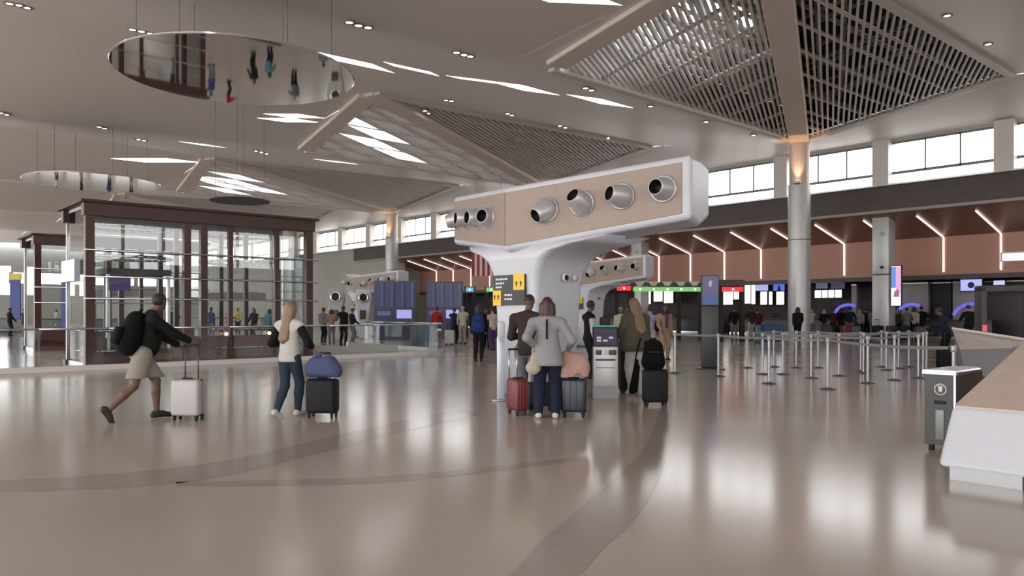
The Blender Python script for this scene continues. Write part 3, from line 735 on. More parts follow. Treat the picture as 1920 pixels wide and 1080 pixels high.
t = thing('sanitiser_stand', 'slim white hand sanitiser stand left of the red suitcase', 'stand', (at_Y(939, 600, 13.1).x, 13.1, 0), .1)
MB().rbox((0, 0, .01), (.3, .26, .02), .008).build('base', steel, t)
MB().rbox((0, 0, .56), (.13, .05, 1.08), .015).build('post', mat('stand_bluewhite', (.55, .6, .68), .3, .2), t)
MB().rbox((0, -.06, 1.20), (.12, .12, .28), .03).build('dispenser', white, t)
MB().rbox((0, -.09, 1.05), (.10, .1, .02), .008).build('drip_tray', trimw, t)

pb = floor_pt(1331, 692)
t = thing('sign_pylon', 'dark free standing sign pylon with purple screen among the queue posts', 'sign', pb, -.1)
MB().rbox((0, 0, .015), (.72, .5, .03), .01).build('base_plate', charcoal, t)
MB().rbox((0, 0, .85), (.44, .16, 1.64), .03).build('column', charcoal, t)
MB().rbox((0, 0, 2.06), (.46, .14, .80), .02).build('screen_housing', charcoal, t)
sp_ = MB().bb(-.205, .205, -.076, -.070, 1.69, 2.44).build('screen', mat('pylon_screen', (.03, .025, .06), .3, emit=(.12, .10, .24), estr=.45), t)
MB().prism([(-.07+.035, -.078, 2.18), (.0, -.078, 2.14), (.04, -.078, 2.2), (.045, -.078, 2.3), (.0, -.078, 2.34), (-.05, -.078, 2.28)], (0, -.004, 0)).build('screen_emblem', emis('emblem_glow', (.6, .6, .75), .6), sp_)
MB().bb(-.2, .2, -.08, -.075, 1.72, 1.95).build('screen_picture', emis('blue_picture', (.08, .16, .45), .6), sp_)

# ---- flight boards
def board(px0, px1, b_, label, n):
    Y = b_; p0, p1 = at_Y(px0, 600, Y), at_Y(px1, 600, Y); wd = (p1-p0).length
    t = thing('flight_board', label, 'board', ((p0.x+p1.x)/2, Y, 0), 0, 'blue flight information boards')
    MB().rbox((0, .15, 1.6), (wd+.1, .2, 3.2), .04).build('cabinet', mat('board_brown', (.13, .10, .09), .5), t)
    pw = wd/n
    for k in range(n):
        x = -wd/2+pw*(k+.5)
        pn = MB().bb(x-pw*.47, x+pw*.47, .02, .05, 1.75, 3.12).build('panel', mat('board_navy', (.01, .012, .04), .3, emit=(.02, .025, .085), estr=.5), t)
        for j in range(14):
            MB().bb(x-pw*.42, x-pw*.42+pw*random.uniform(.45, .82), .012, .02, 1.84+j*.09, 1.875+j*.09).build('text_row', emis('row_blue', (.07, .09, .2), .5), pn)
        MB().bb(x+pw*.2, x+pw*.27, .012, .02, 1.8, 3.08).build('column_rule', emis('rule_blue', (.2, .24, .6), .5), pn)
    MB().bb(-wd/2, wd/2, .0, .05, .1, 1.68).build('lower_screen', mat('lower_dark', (.01, .012, .035), .3, emit=(.012, .015, .05), estr=.5), t)
    MB().bb(.05*wd, .42*wd, -.03, .0, 1.15, 1.62).build('lit_picture', emis('lilac_picture', (.42, .42, .85), .9), t)
    MB().bb(-.42*wd, -.1*wd, -.03, .0, 1.3, 1.55).build('dim_picture', emis('dim_picture', (.12, .14, .3), .6), t)
board(702, 778, 42, 'left blue flight information board in front of the tall round column', 4)
board(800, 866, 43, 'right blue flight information board behind the person in red', 4)

# ---- flag
def flag():
    c = at_Y(903, 600, 50); wd, ht = 2.15, 4.0; zb = at_Y(0, 517, 50).z
    t = thing('hanging_flag', 'striped red and white flag hung vertically behind the nearest tower', 'flag', (c.x+.45, 50, zb), 0)
    n = 13; rd = mat('flag_red', (.33, .03, .035), .8, noise=.06); wh = mat('flag_white', (.68, .62, .62), .8, noise=.03); bl = mat('flag_blue', (.03, .035, .12), .8, noise=.05)
    can = ht*.4
    for k in range(n):
        x0, x1 = -wd/2+wd*k/n, -wd/2+wd*(k+1)/n; z1 = ht if k >= 7 else ht-can
        y = .025*math.sin(k*1.3)
        MB().bb(x0, x1, y-.006, y+.006, 0, z1).build('stripe', rd if k % 2 == 0 else wh, t)
    ct = MB().bb(-wd/2, -wd/2+wd*7/13, -.01, .01, ht-can, ht).build('canton', bl, t)
    star = []
    for k in range(10):
        r = .055 if k % 2 == 0 else .022; star.append((r*math.sin(k*math.pi/5), -.012, r*math.cos(k*math.pi/5)))
    me = MB().prism(star, (0, -.004, 0)).mesh('star'); me.materials.append(wh)
    for r in range(9):
        for c_ in range(6 if r % 2 == 0 else 5):
            linked('star', me, ct, (-wd/2+.1+(c_+(0 if r % 2 == 0 else .5))*.195, 0, ht-.1-r*.175))
    MB().tube((-wd/2-.1, 0, ht+.03), (wd/2+.1, 0, ht+.03), .03).build('hanging_bar', steel, t)
    for x in (-.8, .8): MB().tube((x, 0, ht+.03), (x, 0, 10.4-zb), .012, n=5).build('wire', steel, t)
flag()

# ---- bag drop gates with light bars
def gate(px0, px1, Y, ztop, zbar, col, label, n=1, panels=False):
    p0, p1 = at_Y(px0, 600, Y), at_Y(px1, 600, Y); wd = p1.x-p0.x
    t = thing('check_in_gate', label, 'gate', ((p0.x+p1.x)/2, Y, 0), 0, 'dark gates with light bars at the counters')
    for k in (0, n) if n < 3 else (0, n-1.6, n):
        x = -wd/2+wd*k/n; MB().bb(x-.09, x+.09, -.1, .3, 0, ztop).build('post', black, t)
    MB().bb(-wd/2-.1, wd/2+.1, -.12, .32, zbar+.2, ztop+.12).build('header', charcoal, t)
    MB().rbox((0, -.16, zbar+.02), (wd, .12, .24), .04).build('light_bar', col, t)
    for k in range(n):
        x = -wd/2+wd*(k+.5)/n
        MB().lathe([(0, 0), (.05, 0), (.05, .02)], c=(x, -.23, zbar+.02), ax=(0, -1, 0), n=8).build('bulb', emis('bulb_white', (1, .9, .85), 3), t)
        if panels: MB().prism([(x-wd/n*.38, -.14, zbar+.42), (x+wd/n*.38, -.14, zbar+.42), (x+wd/n*.15, -.14, zbar+.2), (x-wd/n*.15, -.14, zbar+.2)], (0, .05, 0)).build('sign_tile', trimw, t)
    return t
redl, grn, cyan = emis('red_bar', (1, .03, .04), 1.2), emis('green_bar', (.22, .62, .18), .95), emis('cyan_bar', (.1, .5, .8), 1.0)
gate(1156, 1182, 40, 2.65, 2.7, redl, 'dark gate with a red light bar right of the second tower')
gate(1186, 1314, 41, 2.95, 2.68, grn, 'wide dark gate with a long green light bar', 5, True)
gate(1352, 1392, 39, 3.0, 2.62, redl, 'dark gate with a red light bar right of the sign pylon')
gate(874, 888, 44, 2.6, 2.75, cyan, 'small dark gate with a cyan light bar behind the person with the blue backpack')
gate(912, 930, 44, 2.6, 2.75, grn, 'small dark gate with a green light bar left of the nearest tower')

# ---- screens and lit panels at the counters
def screen(px0, px1, py0, py1, b_, col, s, label, frame=True, cat='screen', grp='lit screens at the ticket counters', extra=None):
    a0, z1, _ = on_b(px0, py0, b_); a1, z0, _ = on_b(px1, py1, b_)
    z0, z1 = on_b((px0+px1)/2, py1, b_)[1], on_b((px0+px1)/2, py0, b_)[1]
    t = hthing('lit_screen', label, cat, (a0+a1)/2, b_, z0, 0, grp); h = abs(a0-a1)/2; H = z1-z0
    MB().rbox((.06, 0, H/2), (.1, 2*h+.08, H+.08), .02).build('frame', black, t)
    face = MB().bb(-.01, .005, -h, h, 0, H).build('display', emis('display_'+label.replace(' ', '_')[:40], col, s), t)
    if extra: extra(face, h, H)
    return t
wm = (1.0, .97, .88)
lab = ['leftmost of the bright white lit panels under the green bar','second bright white lit panel under the green bar','third bright white lit panel under the green bar','white lit panel inside the red barred gate','second white lit panel inside the red barred gate','tall white lit panel just right of the red barred gate','narrow white lit panel right of the tall one','lower white lit panel under the pale blue screen','narrow white lit panel between the blue screens','rightmost white lit panel before the tall column']
for k, (x0, x1, y0, y1) in enumerate([(1202,1220,545,570),(1226,1242,544,565),(1245,1262,546,568),(1356,1374,547,571),(1376,1390,544,561),(1393,1407,532,569),(1409,1416,532,570),(1426,1438,547,571),(1442,1448,547,571),(1456,1470,547,571)]):
    screen(x0, x1, y0, y1, 48.2, wm, 2.2, lab[k])
def pinkblob(f, h, H):
    MB().bb(-.02, -.012, -h*.3, h*.5, H*.35, H*.9).build('picture', emis('pink_picture', (.7, .35, .42), 1.0), f)
screen(1417, 1440, 531, 545, 48.1, (.42, .45, .85), 1.0, 'pale blue screen above the white lit panels')
screen(1450, 1471, 531, 545, 48.1, (.10, .14, .75), 1.0, 'deep blue screen with a dark figure beside the tall column', extra=lambda f, h, H: MB().prism([(-.02, -h*.4, 0), (-.02, h*.3, 0), (-.02, 0, H*.85)], (.006, 0, 0)).build('figure', black, f))
def advert(f, h, H):
    MB().bb(-.02, -.012, 0, h*.98, H*.45, H*.98).build('blue_area', emis('ad_blue', (.12, .32, .75), 1.0), f)
    MB().bb(-.02, -.012, -h*.98, 0, H*.3, H*.98).build('pink_area', emis('ad_pink', (.85, .42, .72), 1.0), f)
    MB().prism([(-.024, -h*.8, H*.22), (-.024, h*.5, H*.22), (-.024, h*.3, H*.36), (-.024, -h*.5, H*.42)], (.005, 0, 0)).build('red_shape', emis('ad_red', (.6, .2, .3), .7), f)
screen(1671, 1689, 499, 573, 42.4, (.95, .88, .9), 1.3, 'tall pink and blue advert screen on the square column', extra=advert)
screen(1801, 1841, 524, 545, 46.4, (.42, .44, .95), 1.1, 'lilac screen with a dark emblem hung under the bulkhead', extra=lambda f, h, H: MB().lathe([(0, 0), (H*.28, 0), (H*.22, .006), (0, .006)], c=(-.012, 0, H*.5), ax=(-1, 0, 0), n=16).build('emblem', mat('emblem_indigo', (.03, .03, .12), .5), f))
screen(1863, 1884, 526, 534, 46.4, (.6, .6, .9), 1.0, 'small lilac screen near the right edge')
screen(1528, 1578, 544, 558, 48.5, (1, .97, .9), 2.0, 'row of white lit menu panels right of the tall column', extra=lambda f, h, H: [MB().bb(-.02, -.012, -h+2*h*k/4-.03, -h+2*h*k/4+.03, 0, H).build('divider', black, f) for k in (1, 2, 3)])
screen(1530, 1552, 528, 541, 48.6, (.10, .11, .22), .9, 'dim blue screen above the white menu panels')
screen(1558, 1584, 529, 541, 48.6, (.06, .05, .10), .8, 'dim purple screen above the white menu panels')
for x0, x1, lb in ((374, 388, 'leftmost small blue screen seen through the lift'), (421, 441, 'middle small blue screen seen through the lift'), (459, 481, 'rightmost small blue screen seen through the lift')):
    p = at_Y((x0+x1)/2, 556, 62); wd = (x1-x0)/F*62; t = thing('lit_screen', lb, 'screen', (p.x, 62, 0), 0, 'small blue screens beyond the lift')
    MB().bb(-.06, .06, -.02, .1, 0, 3.05).build('stand', charcoal, t)
    MB().bb(-wd/2-.05, wd/2+.05, 0, .1, 2.35, 3.1).build('frame', black, t); MB().bb(-wd/2, wd/2, -.02, 0, 2.4, 3.05).build('display', emis('sky_blue_display', (.18, .4, .95), 1.2), t)

# ---- ticket counters
def counter(a0, a1, b_, label):
    t = hthing('ticket_counter', label, 'counter', (a0+a1)/2, b_, 0, 0, 'dark ticket counters'); h = (a1-a0)/2
    MB().rbox((.3, 0, .52), (.6, 2*h, 1.0), .03).build('body', charcoal, t)
    MB().rbox((.3, 0, 1.05), (.72, 2*h+.06, .06), .02).build('worktop', mat('dark_worktop', (.06, .055, .055), .3), t)
    MB().bb(-.03, .0, -h, h, .02, .12).build('kick_plate', steel, t)
    for s_ in (-.45, .45):
        m_ = MB().rbox((.35, s_*h, 1.30), (.05, .45, .3), .01).build('monitor', black, t)
        MB().bb(.33, .37, s_*h-.04, s_*h+.04, 1.07, 1.18).build('stem', black, m_)
k = 0
names = ['nearest', 'second', 'third', 'fourth', 'fifth', 'sixth', 'seventh', 'eighth', 'ninth', 'tenth']
for a in np.arange(13.8, 62, 5.8): counter(a, a+4.4, 46.6, '%s dark ticket counter from the right under the terracotta wall' % names[k]); k += 1
def arch(px, py, label):      # glowing blue arc over a counter
    a, z, _ = on_b(px, py, 47.6); t = hthing('blue_arc_light', label, 'light', a, 47.6, 0, 0, 'glowing blue arcs behind the counters')
    pts = [(0, 1.0*math.cos(u)-.2, 1.0+.95*math.sin(u)) for u in np.linspace(.35, 2.0, 10)]
    MB().path(pts, .09, 8).build('tube', emis('violet_tube', (.16, .14, .85), 1.0), t)
    MB().bb(-.1, .1, -1.2, 1.0, 0, 1.0).build('stand', charcoal, t)
arch(1585, 590, 'left glowing blue arc behind the dark counters'); arch(1703, 588, 'middle glowing blue arc behind the dark counters'); arch(1815, 580, 'right glowing blue arc behind the dark counters')
def pillar(px0, px1, b_, m, label, z=3.3):
    a0 = on_b(px0, 600, b_)[0]; a1 = on_b(px1, 600, b_)[0]
    t = hthing('counter_screen_wall', label, 'partition', (a0+a1)/2, b_, 0, 0, 'partitions between counters'); h = abs(a0-a1)/2
    MB().rbox((.2, 0, z/2), (.4, 2*h, z), .03).build('panel', m, t); MB().bb(-.02, 0, -h, h, z-.12, z-.06).build('trim_line', steel, t)
pale = mat('pale_partition', (.34, .32, .30), .5, noise=.1, nscale=2)
pillar(1744, 1784, 48.9, mat('black_partition', (.012, .011, .011), .6), 'black partition between the pink advert and the lilac screen')
pillar(1596, 1606, 48.6, pale, 'slim pale partition right of the white menu panels')
pillar(1690, 1740, 48.6, pale, 'broad pale partition right of the pink advert')
pillar(1786, 1842, 48.8, pale, 'pale partition behind the lilac screen')
pillar(1846, 1920, 49.0, mat('brown_partition', (.05, .04, .038), .5), 'dark brown partition at the right edge')
t = hthing('ceiling_panel_light', 'bright recessed panel light at the end of the terracotta wall', 'light', on_b(1905, 478, 45.9)[0], 45.85, on_b(1905, 490, 45.9)[1], 0)
MB().bb(0, .06, -.7, .7, 0, .5).build('frame', trimw, t); MB().bb(-.02, 0, -.6, .6, .05, .42).build('diffuser', emis('panel_diffuser', (1, .92, .78), 1.6), t)
# tall gate at far right edge
t = thing('security_gate', 'dark metal walk-through gate frame at the right edge behind the desk', 'gate', (at_Y(1880, 600, 24).x, 24, 0), -.2)
for x in (-.62, .62): MB().rbox((x, 0, 1.15), (.16, .6, 2.3), .03).build('post', mat('gate_grey', (.06, .06, .062), .5), t)
MB().rbox((0, 0, 2.22), (1.4, .6, .2), .03).build('header', MATS['gate_grey'], t)
MB().bb(-.68, -.56, -.33, -.3, .9, 1.1).build('indicator', emis('red_indicator', (.9, .15, .15), .8), t)

# ---- left far side: banner, blue column, counters
t = thing('kiosk_banner', 'tall blue and yellow banner sign against the far left windows', 'sign', (at_Y(28, 600, 60).x, 60, 0), 0)
MB().bb(-.4, .4, 0, .1, 0, 4.0).build('blue_panel', mat('banner_blue', (.03, .06, .28), .5), t); MB().bb(-.45, .45, -.02, .12, 4.0, 4.5).build('yellow_cap', mat('banner_yellow', (.7, .55, .05), .5), t)
t = thing('kiosk_banner', 'tall blue and yellow banner sign beyond the farther lift', 'sign', (at_Y(124, 600, 48).x, 48, 0), 0)
MB().bb(-.3, .3, 0, .1, 0, 4.1).build('blue_panel', MATS['banner_blue'], t); MB().bb(-.35, .35, -.02, .12, 4.1, 4.5).build('yellow_cap', MATS['banner_yellow'], t)
for k, (px, Y, wd) in enumerate(((20, 56, 3.4), (90, 52, 3.0), (230, 50, 4.0), (420, 60, 6.0))):
    t = thing('service_desk', ['leftmost dark service desk at the far left', 'dark service desk left of the large lift', 'dark service desk seen through the left half of the lift', 'long grey service desk seen through the right half of the lift'][k], 'desk', (at_Y(px, 600, Y).x, Y, 0), 0, 'far service desks')
    MB().rbox((0, 0, .5), (wd, .7, 1.0), .03).build('body', charcoal if k < 3 else greywall, t); MB().rbox((0, 0, 1.04), (wd+.1, .8, .06), .02).build('worktop', mat('dark_worktop', (.06, .055, .055), .3), t)
    if k > 1:
        MB().bb(-wd/2, wd/2, .6, .7, 0, 3.0).build('back_panel', greywall, t); MB().bb(-wd/2, wd/2, .55, .6, 2.5, 3.0).build('sign_band', mat('sign_band', (.12, .10, .10), .5), t)
# ================================================================== PEOPLE: distance-field bodies turned into one smooth skin
def sdf_mesh(name, prims, h, k=.02, cuts=()):
    """prims: (p1,r1,p2,r2,flatdir,flat) rounded cones; returns mesh by surface nets. cuts: (point, normal) keep the side the normal points away from"""
    P1 = np.array([p[0] for p in prims], float); P2 = np.array([p[2] for p in prims], float); RR = np.array([max(p[1], p[3]) for p in prims])
    lo = np.minimum(P1, P2).min(0)-RR.max()-3*h; hi = np.maximum(P1, P2).max(0)+RR.max()+3*h
    N = np.ceil((hi-lo)/h).astype(int)+1
    f = np.full(N, .5, np.float32)
    ax = [lo[i]+h*np.arange(N[i]) for i in range(3)]
    for q, (p1, r1, p2, r2, fd, fl) in enumerate(prims):
        m = RR[q]*max(1.0, 1.0)+.09
        b0 = np.maximum(((np.minimum(P1[q], P2[q])-m-lo)/h).astype(int), 0); b1 = np.minimum(((np.maximum(P1[q], P2[q])+m-lo)/h).astype(int)+2, N)
        X, Y, Z = np.meshgrid(ax[0][b0[0]:b1[0]], ax[1][b0[1]:b1[1]], ax[2][b0[2]:b1[2]], indexing='ij')
        D = [X-P1[q][0], Y-P1[q][1], Z-P1[q][2]]
        if fd is not None:
            dt = D[0]*fd[0]+D[1]*fd[1]+D[2]*fd[2]
            for i in range(3): D[i] = D[i]+(fl-1)*dt*fd[i]
        v = P2[q]-P1[q]; L = float(v@v)
        t = np.clip((D[0]*v[0]+D[1]*v[1]+D[2]*v[2])/L, 0, 1) if L > 1e-9 else 0*D[0]
        d = np.sqrt((D[0]-t*v[0])**2+(D[1]-t*v[1])**2+(D[2]-t*v[2])**2)-(r1+(r2-r1)*t)
        if fd is not None: d = d/(1+.35*(fl-1)) if fl > 1 else d
        s = tuple(slice(b0[i], b1[i]) for i in range(3)); a = f[s]
        hh = np.maximum(k-np.abs(a-d), 0)/k
        f[s] = np.minimum(a, d)-hh*hh*k*.25
    for p, n in cuts:
        n = np.array(n, float); n /= np.linalg.norm(n)
        X, Y, Z = np.meshgrid(*ax, indexing='ij')
        f = np.maximum(f, (X-p[0])*n[0]+(Y-p[1])*n[1]+(Z-p[2])*n[2])
    s = f < 0
    c8 = [(i, j, l) for i in (0, 1) for j in (0, 1) for l in (0, 1)]
    sh = lambda A, c: A[c[0]:A.shape[0]-1+c[0], c[1]:A.shape[1]-1+c[1], c[2]:A.shape[2]-1+c[2]]
    cnt = sum(sh(s, c).astype(np.int8) for c in c8); act = (cnt > 0) & (cnt < 8)
    idx = np.full(act.shape, -1, np.int64); cells = np.argwhere(act); idx[act] = np.arange(len(cells))
    acc = np.zeros((len(cells), 3)); num = np.zeros(len(cells))
    fv = {c: sh(f, c)[act] for c in c8}
    for c in c8:
        for axi in range(3):
            if c[axi]: continue
            d = list(c); d[axi] = 1; d = tuple(d); A, B = fv[c], fv[d]; m = (A < 0) != (B < 0)
            t = A[m]/(A[m]-B[m]); pt = np.tile(np.array(c, float), (m.sum(), 1)); pt[:, axi] = t
            acc[m] += pt; num[m] += 1
    verts = lo+h*(cells+acc/num[:, None])
    faces = []
    for axi in range(3):
        o1, o2 = [(1, 2), (2, 0), (0, 1)][axi]
        A = [slice(1, -1)]*3; A[axi] = slice(0, -1); B = [slice(1, -1)]*3; B[axi] = slice(1, None)
        sa, sb = s[tuple(A)], s[tuple(B)]; e_ = np.argwhere(sa != sb)
        if not len(e_): continue
        fl_ = sa[tuple(e_.T)]; base = e_.copy()
        for q in range(3):
            if q != axi: base[:, q] += 1
        def cell(d1, d2):
            b = base.copy(); b[:, o1] -= d1; b[:, o2] -= d2; return idx[tuple(b.T)]
        qd = np.stack([cell(1, 1), cell(0, 1), cell(0, 0), cell(1, 0)], 1); qd[~fl_] = qd[~fl_][:, ::-1]
        faces.append(qd)
    F_ = np.concatenate(faces); F_ = F_[(F_ >= 0).all(1)]
    me = bpy.data.meshes.new(name); me.vertices.add(len(verts)); me.vertices.foreach_set('co', verts.astype(np.float32).ravel())
    me.loops.add(F_.size); me.polygons.add(len(F_)); me.loops.foreach_set('vertex_index', F_.astype(np.int32).ravel())
    me.polygons.foreach_set('loop_start', np.arange(0, F_.size, 4, dtype=np.int32)); me.polygons.foreach_set('loop_total', np.full(len(F_), 4, np.int32))
    me.polygons.foreach_set('use_smooth', np.ones(len(F_), bool)); me.update(calc_edges=True); me.validate()
    return me
def cloth(name, col, rough=.85, nz=.06, sc_=14): return mat('cloth_'+name, col, rough, noise=nz, nscale=sc_, bump=.3, bscale=18, spec=.18)
def cone(p1, r1, p2, r2, fd=None, fl=1.0): return (np.array(p1, float), r1, np.array(p2, float), r2, None if fd is None else np.array(fd, float), fl)
def ik(a, c, l1, l2, pole):
    a, c = np.array(a, float), np.array(c, float); d = c-a; L = np.linalg.norm(d); mx = (l1+l2)*.995
    if L > mx: c = a+d/L*mx; d = c-a; L = mx
    u = d/L; x = (l1*l1-l2*l2+L*L)/(2*L); hgt = math.sqrt(max(l1*l1-x*x, 0)); p = np.array(pole, float); p = p-u*(p@u); p /= np.linalg.norm(p)+1e-9
    return a+u*x+p*hgt, c
SKIN = mat('skin_light', (.42, .25, .18), .55, noise=.05); SKIN2 = mat('skin_tan', (.13, .073, .05), .55, noise=.05)
def person(label, loc, yaw, H=1.7, hip=None, lean=.04, lh=None, rh=None, lf=None, rf=None, toeL=0., toeR=0., top=None, bottom=None, shoes=None, hair=None, hstyle='short', skin=SKIN,
           sleeve='long', sleevem=None, pants='long', hem=.0, flare=0.0, build=1.0, h=.014, vest=False, hat=None, headturn=0.0, group=None, footpitchL=0., footpitchR=0., cape=False, belly=0.0, legw=0.0, shortlen=.93):
    t = thing('person', label, 'person', loc, yaw, group)
    fine = h < .018
    hz = (hip if hip is not None else .515)*H; F0 = np.array([0, 1., 0])
    cs, sn = math.cos(lean), math.sin(lean); up = np.array([0, sn, cs]); fw = np.array([0, cs, -sn]); rt = np.array([1., 0, 0])
    hp = np.array([0, 0, hz]); T = lambda x, y, z: hp+rt*x*H+fw*y*H+up*z*H          # torso frame, heights above the hip
    hw = .052*H*build; sh = .108*H*build
    w_ = build
    LH, RH = hp+rt*-hw, hp+rt*hw; LS, RS = T(-.108*w_, -.01, .278), T(.108*w_, -.01, .278)
    neck, head = T(0, -.005, .325), T(0, .025, .425)
    ua, fa_ = .172*H, .152*H
    lh = np.array(lh if lh is not None else (-.15*H, .03*H, .45*H), float); rh = np.array(rh if rh is not None else (.15*H, .03*H, .45*H), float)
    LE, LW = ik(LS, lh, ua, fa_, (-.55, -1, -.2)); RE, RW = ik(RS, rh, ua, fa_, (.55, -1, -.2))
    lf = np.array(lf if lf is not None else (-.06*H, 0, .045*H), float); rf = np.array(rf if rf is not None else (.06*H, 0, .045*H), float)
    tl, sl = .245*H, .245*H
    LK, LA = ik(LH, lf, tl, sl, (0, 1, .1)); RK, RA = ik(RH, rf, tl, sl, (0, 1, .1))
    g = lambda r: r*H*math.sqrt(build)
    def legs(e): 
        o = []
        for hh_, kk, aa in ((LH, LK, LA), (RH, RK, RA)):
            o += [cone(hh_, g(.050)+e, kk, g(.034)+e), cone(kk, g(.034)+e, kk+(aa-kk)*.35+np.array([0, -.006, 0]), g(.034)+e), cone(kk+(aa-kk)*.35+np.array([0, -.006, 0]), g(.034)+e, aa, g(.022)+e)]
        return o
    def torso(e):
        return [cone(T(-.028, 0, .0), g(.058)+e, T(.028, 0, .0), g(.058)+e, fw, 1.12), cone(T(0, 0, .02), g(.076)+e, T(0, 0.004, .13), g(.066)+e, fw, 1.3), cone(T(0, .004, .13), g(.068)+e, T(0, 0, .235), g(.082)+e, fw, 1.38),
                cone(T(-.06, -.005, .265), g(.045)+e, T(.06, -.005, .265), g(.045)+e, fw, 1.0), cone(LS, g(.033)+e, T(0, -.005, .312), g(.032)+e), cone(RS, g(.033)+e, T(0, -.005, .312), g(.032)+e)]+([cone(T(0, .03, .07), g(.07)*belly+e, T(0, .03, .13), g(.07)*belly+e)] if belly else [])
    def arms(e, lo=1.0):
        o = []
        for s_, ee, w2 in ((LS, LE, LW), (RS, RE, RW)):
            o += [cone(s_, g(.034)+e, ee, g(.026)+e)]
            if lo > 0: o += [cone(ee, g(.026)+e, ee+(w2-ee)*lo, g(.026-.009*lo)+e)]
        return o
    ht = np.array([math.sin(headturn), math.cos(headturn), 0.0]); hr = np.array([ht[1], -ht[0], 0])
    hq = lambda x, y, z: head+hr*x*H+ht*y*H+np.array([0, 0, z*H])
    headp = [cone(hq(0, -.008, .012), .047*H, hq(0, .006, .012), .046*H, hr, 1.12), cone(hq(0, .012, -.02), .036*H, hq(0, .022, -.036), .026*H), cone(neck, .032*H, hq(0, -.006, -.02), .030*H)]
    if fine: headp += [cone(hq(0, .05, .004), .006*H, hq(0, .058, -.012), .0085*H), cone(hq(-.044, -.002, .0), .008*H, hq(-.046, -.006, .014), .009*H), cone(hq(.044, -.002, .0), .008*H, hq(.046, -.006, .014), .009*H)]
    body = headp+torso(-.012)+arms(-.004)+legs(-.006)
    for s_, ee, w2 in ((-1, LE, LW), (1, RE, RW)):
        d = (w2-ee)/np.linalg.norm(w2-ee); q = np.cross(d, [0, 1., .2]); q /= np.linalg.norm(q)+1e-9; r = np.cross(q, d)
        if fine:
            pl = w2+d*.045*H
            body += [cone(w2, .015*H, pl, .019*H, r, 1.5)]
            for j, o_ in enumerate((-.018, -.006, .006, .017)):
                a0 = pl+q*o_*H+d*.012*H; ln = (.034, .042, .04, .03)[j]*H; a1 = a0+(d*.85+r*s_*0-np.array([0, 0, .35]))*ln*.55; a2 = a1+(d*.3-np.array([0, 0, .9]))*ln*.5
                body += [cone(a0, .0058*H, a1, .0054*H), cone(a1, .0054*H, a2, .0046*H)]
            th0 = w2+d*.02*H+q*(-.016*s_)*H; body += [cone(th0, .007*H, th0+(d*.6+r*.5-q*.5*s_)*.035*H, .0055*H)]
        else: body += [cone(w2, .016*H, w2+d*.07*H, .014*H)]
    mb = sdf_mesh('body', body, h*.75 if fine else h, .018)
    mb.materials.append(skin); linked('body', mb, t)
    # trousers
    e = .012
    if pants == 'long': tr = torso(.004)[:2]+legs(e+legw)
    else:
        tr = torso(.006)[:2]
        for hh_, kk in ((LH, LK), (RH, RK)): tr += [cone(hh_, g(.058)+e, hh_+(kk-hh_)*shortlen, g(.060)+e)]
    cuts = [(T(0, 0, .09), up)]
    if pants != 'long': cuts.append((np.array([0, 0, .325*H]), np.array([0, 0, -1.])))
    me = sdf_mesh('trousers', tr, h, .025, cuts); me.materials.append(bottom); linked('trousers' if pants == 'long' else 'shorts', me, t)
    # top
    e2 = .02 if not cape else .03; hemz = hem
    tp = torso(e2)
    if flare: tp += [cone(T(0, 0, .2), g(.085), T(0, -.01, hemz+.02), g(.085)+flare*H, fw, 1.2)]
    if cape: tp += [cone(T(-.02, 0, .26), g(.10), T(-.05, 0, .0), g(.13), fw, 1.1), cone(T(.02, 0, .26), g(.10), T(.05, 0, .0), g(.13), fw, 1.1)]
    if not vest:
        if sleeve == 'long': tp += arms(.014, .93)
        elif sleeve == 'short': tp += [cone(s_, g(.036)+.016, s_+(ee-s_)*.75, g(.032)+.018) for s_, ee in ((LS, LE), (RS, RE))]
    else:
        sv = sdf_mesh('sleeves', arms(.013, .35 if sleeve == 'half' else .93), h, .02); sv.materials.append(sleevem); linked('sleeves', sv, t)
        tp += [cone(LS*.8+T(0, 0, .28)*.2, g(.036)+.012, T(0, 0, .28), g(.04)+.012), cone(RS*.8+T(0, 0, .28)*.2, g(.036)+.012, T(0, 0, .28), g(.04)+.012)]
    cuts = [(T(0, 0, hemz), -up)]
    me = sdf_mesh('top', tp, h, .03, cuts); me.materials.append(top); linked('shirt', me, t)
    # shoes
    for s_, aa, toe, fp in ((-1, LA, toeL, footpitchL), (1, RA, toeR, footpitchR)):
        dr = np.array([math.sin(toe), math.cos(toe)*math.cos(fp), -math.sin(fp)]); dn = np.array([0, -math.sin(fp)*1.0, -math.cos(fp)])
        hl = aa+dn*.02*H-dr*.022*H; tt = aa+dn*.026*H+dr*.095*H
        me = sdf_mesh('shoe', [cone(hl, .026*H, aa+dr*.04*H+dn*.015*H, .025*H), cone(aa+dr*.04*H+dn*.015*H, .025*H, tt, .020*H, hr*0+np.array([1., 0, 0]), .85), cone(aa, .026*H, hl, .026*H)], h*.9, .012, [(aa+dn*.044*H, dn)])
        me.materials.append(shoes); linked('shoe', me, t)
